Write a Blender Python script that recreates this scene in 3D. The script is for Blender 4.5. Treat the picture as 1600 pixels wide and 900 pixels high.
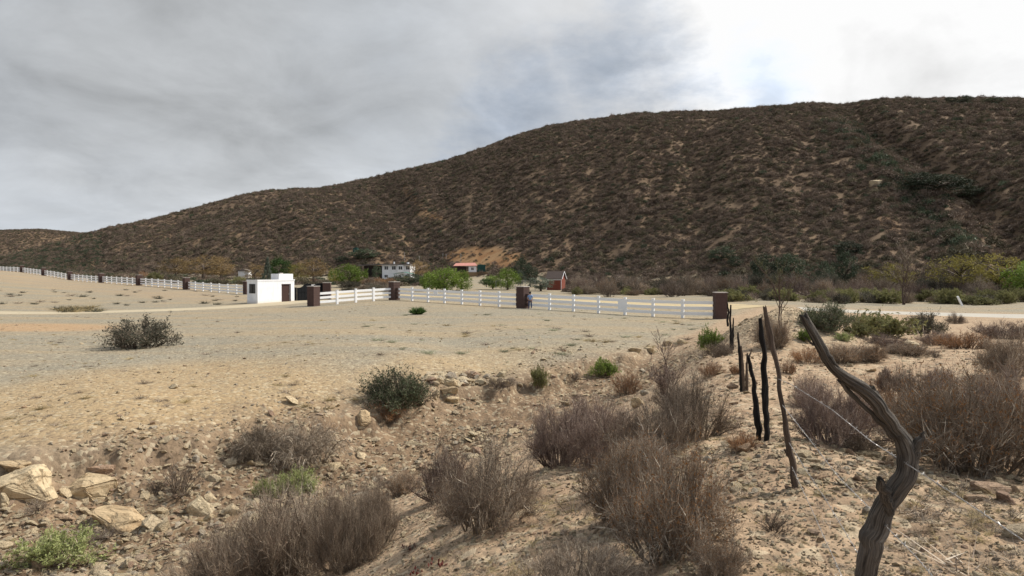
import bpy, bmesh, math, random
import numpy as np
from mathutils import Vector, Matrix
R = math.radians
for o in list(bpy.data.objects): bpy.data.objects.remove(o)
S = bpy.context.scene
C = S.collection

# ------------------------------------------------------------------ camera
CZ = 4.2                       # eye height above the far field
F = 1067.0; PITCH = math.atan(25 / F)
cam_d = bpy.data.cameras.new('camera'); cam = bpy.data.objects.new('camera', cam_d); C.objects.link(cam)
cam.location = (0, 0, CZ); cam.rotation_euler = (R(90) - PITCH, 0, 0)
cam_d.sensor_width = 36; cam_d.lens = 24.0; cam_d.clip_start = 0.05; cam_d.clip_end = 20000
S.camera = cam
S.view_settings.view_transform = 'Standard'; S.view_settings.look = 'None'
S.view_settings.exposure = 0.58; S.view_settings.gamma = 1.0
S.render.resolution_x = 1024; S.render.resolution_y = 576

# ------------------------------------------------------------------ sun and sky
SUN_EL, SUN_AZ = R(44), R(68)          # azimuth from +Y towards +X
sd = bpy.data.lights.new('sun', 'SUN'); sd.energy = 3.5; sd.angle = R(4); sd.color = (1, .93, .82)
so = bpy.data.objects.new('sun', sd); C.objects.link(so)
sv = Vector((math.sin(SUN_AZ) * math.cos(SUN_EL), math.cos(SUN_AZ) * math.cos(SUN_EL), math.sin(SUN_EL)))
so.rotation_euler = sv.to_track_quat('Z', 'Y').to_euler()

class NT:
    """small helper for node trees"""
    def __init__(s, tree): s.t = tree; s.n = tree.nodes; s.l = tree.links
    def node(s, typ, **kw):
        n = s.n.new(typ)
        for k, v in kw.items(): setattr(n, k, v)
        return n
    def put(s, sock, v):
        if isinstance(v, bpy.types.NodeSocket): s.l.new(v, sock)
        elif v is not None:
            if hasattr(sock, 'default_value'):
                try: sock.default_value = v
                except Exception:
                    sock.default_value = (*v, 1) if hasattr(v, '__len__') else (v, v, v)
    def math(s, op, a, b=None, c=None, clamp=False):
        n = s.node('ShaderNodeMath', operation=op, use_clamp=clamp)
        s.put(n.inputs[0], a); s.put(n.inputs[1], b); s.put(n.inputs[2], c); return n.outputs[0]
    def vm(s, op, a, b=None, out=0):
        n = s.node('ShaderNodeVectorMath', operation=op)
        s.put(n.inputs[0], a)
        if op == 'SCALE': s.put(n.inputs[3], b)
        else: s.put(n.inputs[1], b)
        return n.outputs[out]
    def mix(s, f, a, b, mode='MIX'):
        n = s.node('ShaderNodeMix', data_type='RGBA', blend_type=mode)
        s.put(n.inputs[0], f)
        for i, v in ((6, a), (7, b)):
            if not isinstance(v, bpy.types.NodeSocket) and len(v) == 3: v = (*v, 1)
            s.put(n.inputs[i], v)
        return n.outputs[2]
    def noise(s, scale, vec=None, detail=4, rough=.55, dist=0):
        n = s.node('ShaderNodeTexNoise'); n.inputs['Scale'].default_value = scale
        n.inputs['Detail'].default_value = detail; n.inputs['Roughness'].default_value = rough
        n.inputs['Distortion'].default_value = dist
        if vec is not None: s.l.new(vec, n.inputs['Vector'])
        return n.outputs['Fac']
    def ss(s, v, lo, hi, a=0., b=1.):
        n = s.node('ShaderNodeMapRange', interpolation_type='SMOOTHSTEP')
        s.put(n.inputs[0], v)
        for i, q in ((1, lo), (2, hi), (3, a), (4, b)): n.inputs[i].default_value = q
        return n.outputs[0]

W = bpy.data.worlds.new('World'); S.world = W; W.use_nodes = True
w = NT(W.node_tree); w.n.clear()
sky = w.node('ShaderNodeTexSky', sky_type='NISHITA', sun_disc=False)
sky.sun_elevation = SUN_EL; sky.sun_rotation = SUN_AZ; sky.air_density = 1.4; sky.dust_density = 2.0
skyc = w.vm('SCALE', sky.outputs[0], 0.10)
dirv = w.node('ShaderNodeTexCoord').outputs['Generated']
sep = w.node('ShaderNodeSeparateXYZ'); w.l.new(dirv, sep.inputs[0])
zz = w.math('ADD', w.math('MAXIMUM', sep.outputs[2], 0.0), 0.30)
comb = w.node('ShaderNodeCombineXYZ')
w.put(comb.inputs[0], w.math('DIVIDE', sep.outputs[0], zz)); w.put(comb.inputs[1], w.math('DIVIDE', sep.outputs[1], zz)); w.put(comb.inputs[2], sep.outputs[2])
cl = comb.outputs[0]
def px_dir(px, py):
    v = Vector(((px - 800) / F, 1, -(py - 425) / F)); return v.normalized()
def blob(px, py, rad, soft):
    d = w.vm('DISTANCE', wdir, tuple(px_dir(px, py)), out=1)
    return w.ss(d, rad - soft, rad + soft, 1., 0.)
nwc = w.node('ShaderNodeTexNoise'); nwc.inputs['Scale'].default_value = 1.6; nwc.inputs['Detail'].default_value = 7
nwc.inputs['Roughness'].default_value = .62
w.l.new(cl, nwc.inputs['Vector'])
wob = w.vm('SCALE', w.vm('SUBTRACT', nwc.outputs['Color'], (.5, .5, .5)), 0.42)
wdir = w.vm('ADD', dirv, wob)
n1 = w.noise(0.95, cl, 8, .55, .6)
n2 = w.noise(2.6, cl, 8, .58, .6)
n3 = w.noise(9.0, cl, 6, .6, .3)
sunw = w.vm('DOT_PRODUCT', dirv, tuple(Vector((.50, 1, .50)).normalized()), out=1)
glow = w.ss(sunw, .80, .985)
lf = w.ss(sep.outputs[0], -.55, .25)
sw = w.node('ShaderNodeSeparateXYZ'); w.l.new(w.vm('ADD', dirv, w.vm('SCALE', wob, 1.0)), sw.inputs[0])
edge = w.ss(w.math('SUBTRACT', sw.outputs[0], w.math('MULTIPLY', sw.outputs[2], .10)), .10, .27)        # rim of the cloud bank: thin bright cloud to the right of it
val = w.math('MULTIPLY_ADD', glow, .12, w.math('MULTIPLY_ADD', edge, .23, w.math('MULTIPLY_ADD', lf, .0, .35)))
tex = w.math('ADD', w.math('MULTIPLY', w.math('SUBTRACT', n1, .5), .85), w.math('ADD', w.math('MULTIPLY', w.math('SUBTRACT', n2, .5), .55), w.math('MULTIPLY', w.math('SUBTRACT', n3, .5), .12)))
val = w.math('ADD', val, w.math('MULTIPLY', tex, w.math('MULTIPLY_ADD', edge, .30, .46)))
hor = w.ss(sep.outputs[2], .02, .26, 1., 0.)
val = w.math('MULTIPLY_ADD', hor, .11, val)
# smoke-grey bank of cloud on the left, blue-grey cells right of centre
b1 = blob(330, 130, .34, .26)
val = w.math('SUBTRACT', val, w.math('MULTIPLY', b1, .015))
b2 = w.math('MAXIMUM', blob(955, 100, .075, .07), w.math('MAXIMUM', blob(800, 150, .06, .08), w.math('MAXIMUM', blob(1190, 158, .06, .05), blob(1010, 150, .05, .05))))
b3 = w.math('MULTIPLY', b2, 1.0)
val = w.math('SUBTRACT', val, w.math('MULTIPLY', b3, .15))
val = w.math('MINIMUM', w.math('MAXIMUM', val, .16), .66)
grey = w.mix(b1, (.89, .975, 1.09), (.96, .995, 1.03))
ccol = w.mix(b3, grey, (.80, .98, 1.28))
ccol = w.mix(glow, ccol, (1.0, 1.0, 1.0))
ccol = w.mix(w.math('MULTIPLY', b3, .9), ccol, (.86, .98, 1.16))
cloud = w.vm('SCALE', ccol, val)
thin = w.math('MULTIPLY', w.ss(n1, .56, .74), .10)
fin = w.mix(thin, cloud, skyc)
bg = w.node('ShaderNodeBackground'); w.l.new(fin, bg.inputs[0]); bg.inputs[1].default_value = 1.0
ow = w.node('ShaderNodeOutputWorld'); w.l.new(bg.outputs[0], ow.inputs[0])

# ------------------------------------------------------------------ numpy helpers
def hash2(ix, iy, s=0):
    n = (ix.astype(np.int64) * 374761393 + iy.astype(np.int64) * 668265263 + s * 1274126177) & 0xffffffff
    n = ((n ^ (n >> 13)) * 1274126177) & 0xffffffff
    n = (n ^ (n >> 16)) & 0xffffffff
    return n / 4294967295.0
def vnoise(x, y, s=0):
    ix = np.floor(x); iy = np.floor(y); fx = x - ix; fy = y - iy
    fx = fx * fx * (3 - 2 * fx); fy = fy * fy * (3 - 2 * fy)
    a = hash2(ix, iy, s); b = hash2(ix + 1, iy, s); c = hash2(ix, iy + 1, s); d = hash2(ix + 1, iy + 1, s)
    return (a * (1 - fx) + b * fx) * (1 - fy) + (c * (1 - fx) + d * fx) * fy - .5
def fbm(x, y, oct=4, s=0):
    v = 0; a = 1.
    for i in range(oct):
        v = v + a * vnoise(x, y, s + i * 17); x = x * 2.03 + 11.3; y = y * 2.03 - 7.1; a *= .5
    return v
def sm(t, a=0., b=1.):
    t = np.clip((t - a) / (b - a), 0, 1); return t * t * (3 - 2 * t)

def mesh_np(name, V, Fc, mat=None, parent=None, attrs=None, smooth=False, mats=None, midx=None):
    """V (n,3), Fc (m,k) one polygon size"""
    V = np.asarray(V, np.float32); Fc = np.asarray(Fc, np.int32)
    me = bpy.data.meshes.new(name)
    me.vertices.add(len(V)); me.vertices.foreach_set('co', V.ravel())
    k = Fc.shape[1]; me.loops.add(Fc.size); me.loops.foreach_set('vertex_index', Fc.ravel())
    me.polygons.add(len(Fc)); me.polygons.foreach_set('loop_start', np.arange(len(Fc), dtype=np.int32) * k)
    if smooth: me.polygons.foreach_set('use_smooth', np.ones(len(Fc), bool))
    for m in (mats or ([mat] if mat else [])): me.materials.append(m)
    if midx is not None: me.polygons.foreach_set('material_index', np.asarray(midx, np.int32))
    for an, av in (attrs or {}).items():
        av = np.asarray(av, np.float32)
        if av.ndim == 1: a = me.attributes.new(an, 'FLOAT', 'POINT'); a.data.foreach_set('value', av)
        elif av.shape[1] == 4: a = me.attributes.new(an, 'FLOAT_COLOR', 'POINT'); a.data.foreach_set('color', av.ravel())
        else: a = me.attributes.new(an, 'FLOAT_VECTOR', 'POINT'); a.data.foreach_set('vector', av.ravel())
    me.update(calc_edges=True)
    o = bpy.data.objects.new(name, me); C.objects.link(o)
    if parent: o.parent = parent
    return o

def tag(o, label=None, cat=None, group=None, kind=None):
    if label: o['label'] = label
    if cat: o['category'] = cat
    if group: o['group'] = group
    if kind: o['kind'] = kind
    return o
def empty(name, loc=(0, 0, 0), rz=0., label=None, cat=None, group=None):
    o = bpy.data.objects.new(name, None); C.objects.link(o); o.location = loc; o.rotation_euler = (0, 0, rz)
    o.empty_display_size = .2
    return tag(o, label, cat, group)
def copy_tree(o, parent=None):
    c = o.copy(); C.objects.link(c); c.parent = parent
    for ch in list(o.children): copy_tree(ch, c)
    return c

# ------------------------------------------------------------------ materials
def principled(name, rough=.85, spec=.3):
    m = bpy.data.materials.new(name); m.use_nodes = True
    t = NT(m.node_tree); b = t.n['Principled BSDF']
    b.inputs['Roughness'].default_value = rough; b.inputs['Specular IOR Level'].default_value = spec
    return m, t, b
def attr(t, name, out='Fac'):
    return t.node('ShaderNodeAttribute', attribute_name=name).outputs[out]
def simple(name, col, rough=.8, var=.2, scale=6., bump=.2, bscale=30., spec=.3, metal=0.):
    m, t, b = principled(name, rough, spec)
    co = t.node('ShaderNodeTexCoord').outputs['Object']
    n = t.noise(scale, co, 6)
    f = t.math('MULTIPLY_ADD', t.math('SUBTRACT', n, .5), var * 3, 1.0)
    t.put(b.inputs['Base Color'], t.vm('SCALE', (*col,), f)); b.inputs['Metallic'].default_value = metal
    if bump:
        bp = t.node('ShaderNodeBump'); bp.inputs['Strength'].default_value = bump; bp.inputs['Distance'].default_value = .02
        t.l.new(t.noise(bscale, co, 6), bp.inputs['Height']); t.l.new(bp.outputs[0], b.inputs['Normal'])
    return m
def veg(name, cols, rough=.8, trans=0., spread=1.):
    """foliage / twig material: 'rnd' picks a tone along cols, object random shifts it"""
    m, t, b = principled(name, rough, .15)
    r = attr(t, 'rnd'); orr = t.node('ShaderNodeObjectInfo').outputs['Random']
    x = t.math('ADD', t.math('MULTIPLY', r, .8), t.math('MULTIPLY', orr, .2))
    cr = t.node('ShaderNodeValToRGB'); cr.color_ramp.interpolation = 'LINEAR'
    for i, c in enumerate(cols):
        p = i / (len(cols) - 1)
        e = cr.color_ramp.elements[i] if i < 2 else cr.color_ramp.elements.new(p)
        e.position = p; e.color = (*c, 1)
    cr.color_ramp.elements[0].position = 0
    t.l.new(x, cr.inputs[0])
    col = t.vm('SCALE', cr.outputs[0], t.math('MULTIPLY_ADD', orr, .5, .75))
    t.put(b.inputs['Base Color'], col)
    if trans:
        tr = t.node('ShaderNodeBsdfTranslucent'); t.l.new(col, tr.inputs[0])
        mx = t.node('ShaderNodeMixShader'); mx.inputs[0].default_value = trans
        t.l.new(b.outputs[0], mx.inputs[1]); t.l.new(tr.outputs[0], mx.inputs[2])
        t.l.new(mx.outputs[0], t.n['Material Output'].inputs[0])
    return m
def rockmat(name, cols, scale=3., bump=.8):
    m, t, b = principled(name, .88, .25)
    co = t.node('ShaderNodeTexCoord').outputs['Object']
    orr = t.node('ShaderNodeObjectInfo').outputs['Random']
    cr = t.node('ShaderNodeValToRGB')
    for i, c in enumerate(cols):
        p = i / (len(cols) - 1); e = cr.color_ramp.elements[i] if i < 2 else cr.color_ramp.elements.new(p)
        e.position = p; e.color = (*c, 1)
    x = t.math('ADD', t.math('MULTIPLY', orr, .75), t.math('MULTIPLY', t.noise(scale, co, 8, .6, .4), .32))
    t.l.new(x, cr.inputs[0])
    n2 = t.noise(scale * 5, co, 8, .7); n3 = t.noise(scale * 1.3, co, 5, .6, 1.5)
    f = t.math('MULTIPLY_ADD', t.math('SUBTRACT', n2, .5), .9, 1.)
    c1 = t.vm('SCALE', cr.outputs[0], f)
    c2 = t.mix(t.math('MULTIPLY', t.ss(n3, .5, .66), .45), c1, (.26, .15, .07))
    vc = t.node('ShaderNodeTexVoronoi', feature='DISTANCE_TO_EDGE'); vc.inputs['Scale'].default_value = scale * .6; t.l.new(t.vm('ADD', co, t.vm('SCALE', t.vm('MULTIPLY', (.5, .5, .5), n3), .8)), vc.inputs['Vector'])
    crack = t.ss(vc.outputs['Distance'], .0, .05, 1., 0.)
    c2 = t.mix(t.math('MULTIPLY', crack, .28), c2, (.13, .085, .05))
    t.put(b.inputs['Base Color'], c2)
    bp = t.node('ShaderNodeBump'); bp.inputs['Strength'].default_value = bump; bp.inputs['Distance'].default_value = .06
    t.l.new(t.math('SUBTRACT', t.math('ADD', t.noise(scale * 2.5, co, 9, .65), t.math('MULTIPLY', n3, .6)), t.math('MULTIPLY', crack, .5)), bp.inputs['Height']); t.l.new(bp.outputs[0], b.inputs['Normal'])
    return m

M = {}
M['sandstone'] = rockmat('sandstone', [(.46, .35, .215), (.55, .44, .285), (.40, .285, .165)], 1.6)
M['palestone'] = rockmat('pale_stone', [(.68, .56, .38), (.52, .43, .29), (.64, .51, .33), (.40, .33, .24)], 4)
M['redstone'] = rockmat('red_stone', [(.42, .26, .16), (.50, .36, .24), (.36, .24, .17), (.46, .38, .28)], 4)
M['greystone'] = rockmat('grey_stone', [(.38, .33, .25), (.50, .43, .33), (.29, .245, .19)], 3)
M['white'] = simple('white_vinyl', (.86, .86, .86), .5, .03, 2, 0)
def stuccomat():
    m, t, b = principled('white_stucco', .92, .2); co = t.node('ShaderNodeTexCoord').outputs['Object']
    sx = t.node('ShaderNodeSeparateXYZ'); t.l.new(co, sx.inputs[0]); n = t.noise(1.4, co, 6, .65); mp = t.node('ShaderNodeMapping'); mp.inputs['Scale'].default_value = (5, 5, .4); t.l.new(co, mp.inputs[0])
    st = t.noise(1., mp.outputs[0], 5, .6)
    c = t.mix(t.ss(n, .35, .7), (.82, .83, .85), (.72, .73, .75)); c = t.mix(t.math('MULTIPLY', t.ss(st, .5, .75), .35), c, (.50, .47, .43))
    c = t.mix(t.math('MULTIPLY', t.ss(t.math('ADD', sx.outputs[2], t.math('MULTIPLY', n, .5)), .1, .75, 1., 0.), .55), c, (.50, .41, .29))   # splashed dust at the foot
    t.put(b.inputs['Base Color'], c); return m
M['stucco'] = stuccomat()
M['brownblock'] = simple('brown_block', (.085, .052, .045), .9, .2, 4, .4, 20)
M['cap'] = simple('cap_concrete', (.42, .38, .35), .9, .15, 4)
M['blackmetal'] = simple('black_metal', (.006, .007, .009), .75, .2, 4, 0)
M['darkglass'] = simple('dark_glass', (.03, .035, .04), .12, .1, 2, 0, spec=.6)
M['doorbrown'] = simple('door_brown', (.045, .022, .018), .7, .2, 5)
M['charcoal'] = simple('charred_wood', (.009, .008, .008), .8, .4, 10, .9, 25)
M['roofgrey'] = simple('roof_grey', (.16, .145, .14), .9, .15, 2)
M['roofpink'] = simple('roof_pink', (.48, .22, .18), .8, .15, 1)
M['barnred'] = simple('barn_red', (.20, .055, .035), .85, .15, 1)
M['tarpgreen'] = simple('tarp_green', (.02, .22, .15), .7, .1, 1)
M['darkgreen'] = simple('dark_green_paint', (.015, .06, .05), .7, .1, 1)
M['darkwood'] = simple('dark_wood', (.04, .03, .027), .8, .2, 2)
M['galv'] = simple('galvanised_wire', (.40, .39, .38), .45, .15, 10, 0, metal=.6)
M['shirt'] = simple('blue_shirt', (.22, .33, .55), .8, .1, 10)
M['jeans'] = simple('blue_jeans', (.035, .06, .13), .85, .1, 10)
M['skin'] = simple('skin', (.38, .22, .15), .6, .05, 10)
M['hat'] = simple('dark_hat', (.02, .02, .025), .8, .1, 10)
M['shoe'] = simple('pale_shoe', (.25, .28, .33), .8, .1, 10)

def barkmat(name, a, b_, c):
    m, t, b = principled(name, .85, .2)
    co = attr(t, 'grain', 'Vector')          # (along, around) coordinates on the wood itself
    mp = t.node('ShaderNodeMapping'); mp.inputs['Scale'].default_value = (5, 26, 0); t.l.new(co, mp.inputs[0])
    g = t.noise(1.3, mp.outputs[0], 9, .7, .6)
    mp2 = t.node('ShaderNodeMapping'); mp2.inputs['Scale'].default_value = (3, 5, 0); t.l.new(co, mp2.inputs[0])
    g2 = t.noise(1., mp2.outputs[0], 5, .6, .4)
    col = t.mix(t.ss(g, .33, .62), a, b_)
    col = t.mix(t.math('MULTIPLY', t.ss(g2, .56, .72), .75), col, c)
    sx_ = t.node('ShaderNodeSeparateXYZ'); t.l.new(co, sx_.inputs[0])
    col = t.mix(t.math('MULTIPLY', t.ss(sx_.outputs[2], -1.0, -.62, 1., 0.), .8), col, a)      # colour darkened in the deeper grooves of the wood
    t.put(b.inputs['Base Color'], col)
    bp = t.node('ShaderNodeBump'); bp.inputs['Strength'].default_value = .9; bp.inputs['Distance'].default_value = .02
    t.l.new(g, bp.inputs['Height']); t.l.new(bp.outputs[0], b.inputs['Normal'])
    return m
M['oldwood'] = barkmat('weathered_wood', (.03, .026, .023), (.165, .145, .125), (.50, .475, .43))
M['stakewood'] = barkmat('stake_wood', (.05, .036, .028), (.17, .125, .095), (.26, .22, .18))
M['charwood'] = barkmat('charred_stake', (.006, .005, .005), (.024, .021, .019), (.10, .095, .09))
M['ashwood'] = barkmat('ashen_stake', (.02, .018, .017), (.16, .15, .15), (.32, .31, .30))

M['tw_purple'] = veg('twig_purple', [(.055, .04, .036), (.175, .125, .105), (.29, .22, .18), (.54, .45, .36)])
M['tw_grey'] = veg('twig_grey', [(.07, .055, .043), (.20, .155, .115), (.32, .26, .195), (.56, .49, .39)])
M['tw_rust'] = veg('twig_rust', [(.08, .04, .024), (.25, .12, .055), (.37, .195, .09), (.52, .33, .17)])
M['tw_brown'] = veg('twig_brown', [(.055, .043, .035), (.19, .145, .11), (.32, .255, .19), (.58, .50, .40)])
M['bark'] = simple('shrub_bark', (.13, .10, .08), .9, .2, 6)
M['lf_dark'] = veg('leaf_dark', [(.055, .065, .035), (.10, .12, .065), (.17, .18, .10)], .7, .2)
M['lf_rusty'] = veg('leaf_rusty', [(.10, .045, .02), (.26, .125, .045), (.40, .22, .09)], .8, .2)
M['lf_seed'] = veg('leaf_seed', [(.05, .03, .024), (.14, .085, .06), (.26, .17, .11)], .8, .1)
M['lf_field'] = veg('leaf_greygreen', [(.04, .042, .032), (.085, .085, .062), (.15, .14, .10)], .8, .15)
M['lf_bright'] = veg('leaf_bright', [(.11, .16, .03), (.20, .28, .055), (.32, .38, .11)], .7, .3)
M['lf_yellow'] = veg('leaf_yellowgreen', [(.12, .12, .05), (.22, .215, .09), (.36, .34, .16)], .8, .25)
M['lf_pale'] = veg('leaf_palegreen', [(.20, .24, .08), (.36, .40, .16), (.52, .54, .28)], .8, .25)
M['lf_tree'] = veg('leaf_tree_green', [(.075, .115, .02), (.155, .22, .042), (.25, .32, .075)], .7, .3)
M['lf_treed'] = veg('leaf_tree_deep', [(.025, .05, .015), (.055, .10, .028), (.09, .145, .04)], .7, .25)
M['lf_autumn'] = veg('leaf_autumn', [(.13, .085, .04), (.22, .155, .075), (.30, .21, .10)], .8, .25)
M['lf_gold'] = veg('leaf_gold', [(.12, .11, .03), (.25, .215, .055), (.40, .33, .10)], .8, .25)
M['lf_oak'] = veg('leaf_oak', [(.03, .042, .026), (.058, .074, .045), (.10, .12, .07)], .7, .15)
M['lf_conifer'] = veg('leaf_conifer', [(.06, .075, .05), (.11, .13, .095), (.18, .20, .16)], .8, .15)
M['lf_scrub'] = veg('leaf_scrub', [(.075, .058, .047), (.165, .124, .097), (.26, .20, .15)], .9, .1)
M['lf_scrubg'] = veg('leaf_scrub_olive', [(.06, .053, .035), (.115, .10, .064), (.19, .16, .105)], .9, .1)
M['lf_grass'] = veg('dry_grass', [(.20, .15, .08), (.36, .28, .15), (.46, .38, .22)], .9, .2)
M['lf_sage'] = veg('leaf_sage', [(.20, .20, .13), (.36, .36, .25), (.50, .47, .34)], .9, .2)

# ------------------------------------------------------------------ terrain function
def P(px, py, Y):
    """world point on the line through photo pixel (px, py) at world depth Y"""
    a = (px - 800) / F; b = -(py - 450) / F
    cp, sp = math.cos(PITCH), math.sin(PITCH)
    dy = cp + b * sp; dz = -sp + b * cp
    return Vector((a * Y / dy, Y, CZ + dz * Y / dy))
def proj(x, y, z):
    cp, sp = math.cos(PITCH), math.sin(PITCH)
    zr = z - CZ
    dep = y * cp - zr * sp; up = y * sp + zr * cp
    dep = np.where(dep < .1, .1, dep)
    return 800 + F * x / dep, 450 - F * up / dep

ctrl = [  # photo x, y, depth
 (1300,900,3.6),(1100,900,3.7),(900,900,3.8),(1500,900,3.6),(1250,770,5.1),(1450,800,4.7),(1000,800,5.3),(1600,760,5.6),
 (1200,690,6.9),(1350,720,6.4),(1500,720,7.0),(1100,700,7.8),(1600,680,8.2),(750,820,5.9),(600,880,6.6),(450,910,8.0),(700,770,9.0),
 (850,705,11.6),(960,690,9.6),(1000,650,12.8),(1160,615,12.8),(1080,620,14.5),(1300,640,11.5),(1450,620,12.5),(1600,600,14),
 (1130,560,19),(1250,570,19.5),(1400,560,20.5),(1520,545,23),(1600,540,25),(1240,498,27),(1190,520,26),(1290,525,25),(1380,530,30),(1600,510,45),(1350,505,48),
 (0,870,11.6),(-200,950,10.5),(120,850,12.4),(300,795,14.4),(500,742,17.0),(620,708,19),(700,682,20.6),(850,640,23.6),(950,603,27),(1040,578,30),
 (150,890,11),(300,870,11.2),(550,780,13.6),(800,690,16.4),(900,655,17.8),
 (0,712,15.6),(200,688,16.8),(400,645,20.2),(560,612,23.6),(640,600,25),(700,592,26.5),(850,562,32),(950,550,35),(1060,538,36),(-300,720,15),
 (30,760,14.0),(180,800,14.0),(320,740,16.2),(450,700,18.0),(620,645,22.8),(760,620,25),
 (0,600,25),(300,580,28.5),(700,540,38.5),(1000,520,46),(0,545,36),(300,520,46),(600,500,58),(900,500,58),(-500,600,25),
 (1125,499,60),(817,482,74),(616,469,88),(490,478.5,80),(402,475.5,87),(430,473,90),(386,459,122),(291,451,136),(217,446,153),(158,441.5,170),(109,437,188),(68,430,208),(34,425.5,230),(-40,421,262),
 (0,485,76),(200,484,78),(150,462,112),(0,450,120),(300,462,112),(-400,460,110),
 (1000,466,108),(1200,474,90),(1400,482,80),(1600,490,70),(1600,470,100),(1300,464,118),(860,452,165),(640,441,240),(400,440,260),(750,436,270),(600,436,290),
 (0,432,330),(200,430,330),(-300,436,300),(1600,455,150),(1200,447,200),(2300,520,45),(2300,470,100)]
CP = []
for px, py, Y in ctrl:
    p = P(px, py, Y); CP.append((p.x, p.y, p.z))
for a in range(100, 261, 40):
    for rr, zz_ in ((3, CZ - 1.62), (9, CZ - 1.8), (40, CZ - 2.6), (150, CZ - 4), (600, 0)):
        CP.append((rr * math.sin(R(a)), rr * math.cos(R(a)), zz_))
for a in (-75, -50, -25, 0, 25, 50, 75): CP.append((1500 * math.sin(R(a)), 1500 * math.cos(R(a)), -.5))
CP.append((0, .5, CZ - 1.62)); CP.append((0, 2.0, CZ - 1.64)); CP.append((2.5, .8, CZ - 1.6)); CP.append((-3, 1, CZ - 1.75)); CP.append((-6, 4, CZ - 2.4))
CP = np.array(CP)
def qmap(x, y):
    r = np.hypot(x, y) + 1e-9; k = np.log1p(r / 2.5) / r
    return x * k, y * k
def tps_kernel(d2): return np.where(d2 > 1e-12, .5 * d2 * np.log(d2 + 1e-12), 0)
qx, qy = qmap(CP[:, 0], CP[:, 1])
n = len(CP); K = tps_kernel((qx[:, None] - qx) ** 2 + (qy[:, None] - qy) ** 2) + np.eye(n) * .002
A = np.zeros((n + 3, n + 3)); A[:n, :n] = K; A[:n, n] = 1; A[:n, n + 1] = qx; A[:n, n + 2] = qy; A[n:, :n] = A[:n, n:].T
TW = np.linalg.solve(A, np.concatenate([CP[:, 2], [0, 0, 0]]))
def tps(x, y):
    sx, sy = qmap(x, y); out = np.empty_like(sx)
    for i in range(0, len(sx), 20000):
        a, b = sx[i:i + 20000], sy[i:i + 20000]
        k = tps_kernel((a[:, None] - qx) ** 2 + (b[:, None] - qy) ** 2)
        out[i:i + 20000] = k @ TW[:n] + TW[n] + TW[n + 1] * a + TW[n + 2] * b
    return out
ip = lambda x, tab: np.interp(x, [t[0] for t in tab], [t[1] for t in tab])
H1 = [(120, 440), (150, 424), (190, 408), (260, 380), (330, 350), (400, 322), (450, 305), (520, 292), (600, 275), (700, 252), (750, 236), (800, 217), (850, 202), (900, 191), (960, 183), (1000, 179), (1100, 176), (1200, 168), (1300, 160), (1400, 156), (1500, 153), (1600, 154), (1900, 165), (2400, 230)]
B1 = [(100, 420), (190, 400), (400, 330), (640, 305), (850, 255), (1200, 195), (1600, 150), (2400, 130)]
R1 = [(100, 440), (190, 460), (330, 540), (450, 600), (520, 640), (600, 650), (800, 610), (1200, 520), (1600, 450), (2400, 420)]
H2 = [(-900, 435), (-400, 425), (-100, 412), (0, 399), (60, 386), (100, 375), (130, 367), (200, 351), (300, 327), (380, 307), (430, 298), (480, 296), (530, 295), (620, 300), (800, 330), (1000, 420)]
H3 = [(-1500, 400), (-400, 372), (-100, 360), (0, 357), (60, 356), (145, 364), (250, 382), (400, 415), (500, 430)]
def hillbody(px, Y, hy, B, Rr, back=.25, pw=1.0):
    E = (425 - hy) / F; H = np.full(np.shape(hy), 1e9)          # tallest ridge whose silhouette keeps that slope
    for q in np.linspace(.35, 1, 14):
        H = np.minimum(H, (E * (B + q * (Rr - B)) + 3.2) / (.35 * q * q * (3 - 2 * q) + .65 * math.sin(q * math.pi / 2) ** 1.25))
    H = np.maximum(H, 0)
    t = (Y - B) / (Rr - B)
    tt = np.clip(t, 0, 1)
    s = .35 * tt * tt * (3 - 2 * tt) + .65 * np.sin(tt * math.pi / 2) ** 1.25
    z = H * s
    over = np.maximum(Y - Rr, 0)
    z = z - back * over * over / (over + 120)
    return np.where(t > 0, np.maximum(z, 0), 0), tt
def hills(x, y):
    th = np.arctan2(x, y); thc = np.clip(th, -R(68), R(68)); px = 800 + F * np.tan(thc); Y = np.hypot(x, y) * np.cos(thc)
    fade = 1 - sm(np.abs(th), R(66), R(110))
    # spurs and draws running down the slope
    w1 = fbm(px * .0042 + 3, Y * .0011, 3, 5) * 30
    h1, t1 = hillbody(px, Y, ip(px, H1), ip(px, B1), ip(px, R1))
    mid = 4 * t1 * (1 - t1)
    mid = mid * (1 - sm(t1, .55, .95))
    h1 = h1 + mid * (fbm(px * .011 + w1 * .02, Y * .006, 4, 9) * 7.0)
    gx = 1560 - 280 * sm(t1, .05, .95) + 25 * np.sin(t1 * 9)
    h1 = h1 - np.sqrt(np.maximum(mid, 0)) * 8 * np.exp(-((px - gx) / (26 + 20 * (1 - t1))) ** 2)
    gx = 560 + 110 * (1 - t1)
    h1 = h1 - mid * 7 * np.exp(-((px - gx) / 34) ** 2)
    h1 = np.where(t1 > 0, h1, 0) * sm(px, 110, 190)
    h2, t2 = hillbody(px, Y, ip(px, H2), 480 + 0 * px, 820 + 0 * px)
    h2 = h2 + 4 * t2 * (1 - t2) * fbm(px * .012, Y * .002, 4, 31) * 11
    h3, t3 = hillbody(px, Y, ip(px, H3), 900 + 0 * px, 1500 + 0 * px)
    h3 = h3 + 4 * t3 * (1 - t3) * fbm(px * .01, Y * .001, 4, 41) * 16
    return np.maximum(np.maximum(h1, h2), np.maximum(h3, 0)) * fade
GL = [P(*c) for c in ((-200,950,10.5),(0,870,11.6),(120,850,12.4),(300,795,14.4),(500,742,17.0),(620,708,19),(700,682,20.6),(850,640,23.6),(950,603,27),(1040,578,30))]
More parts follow.
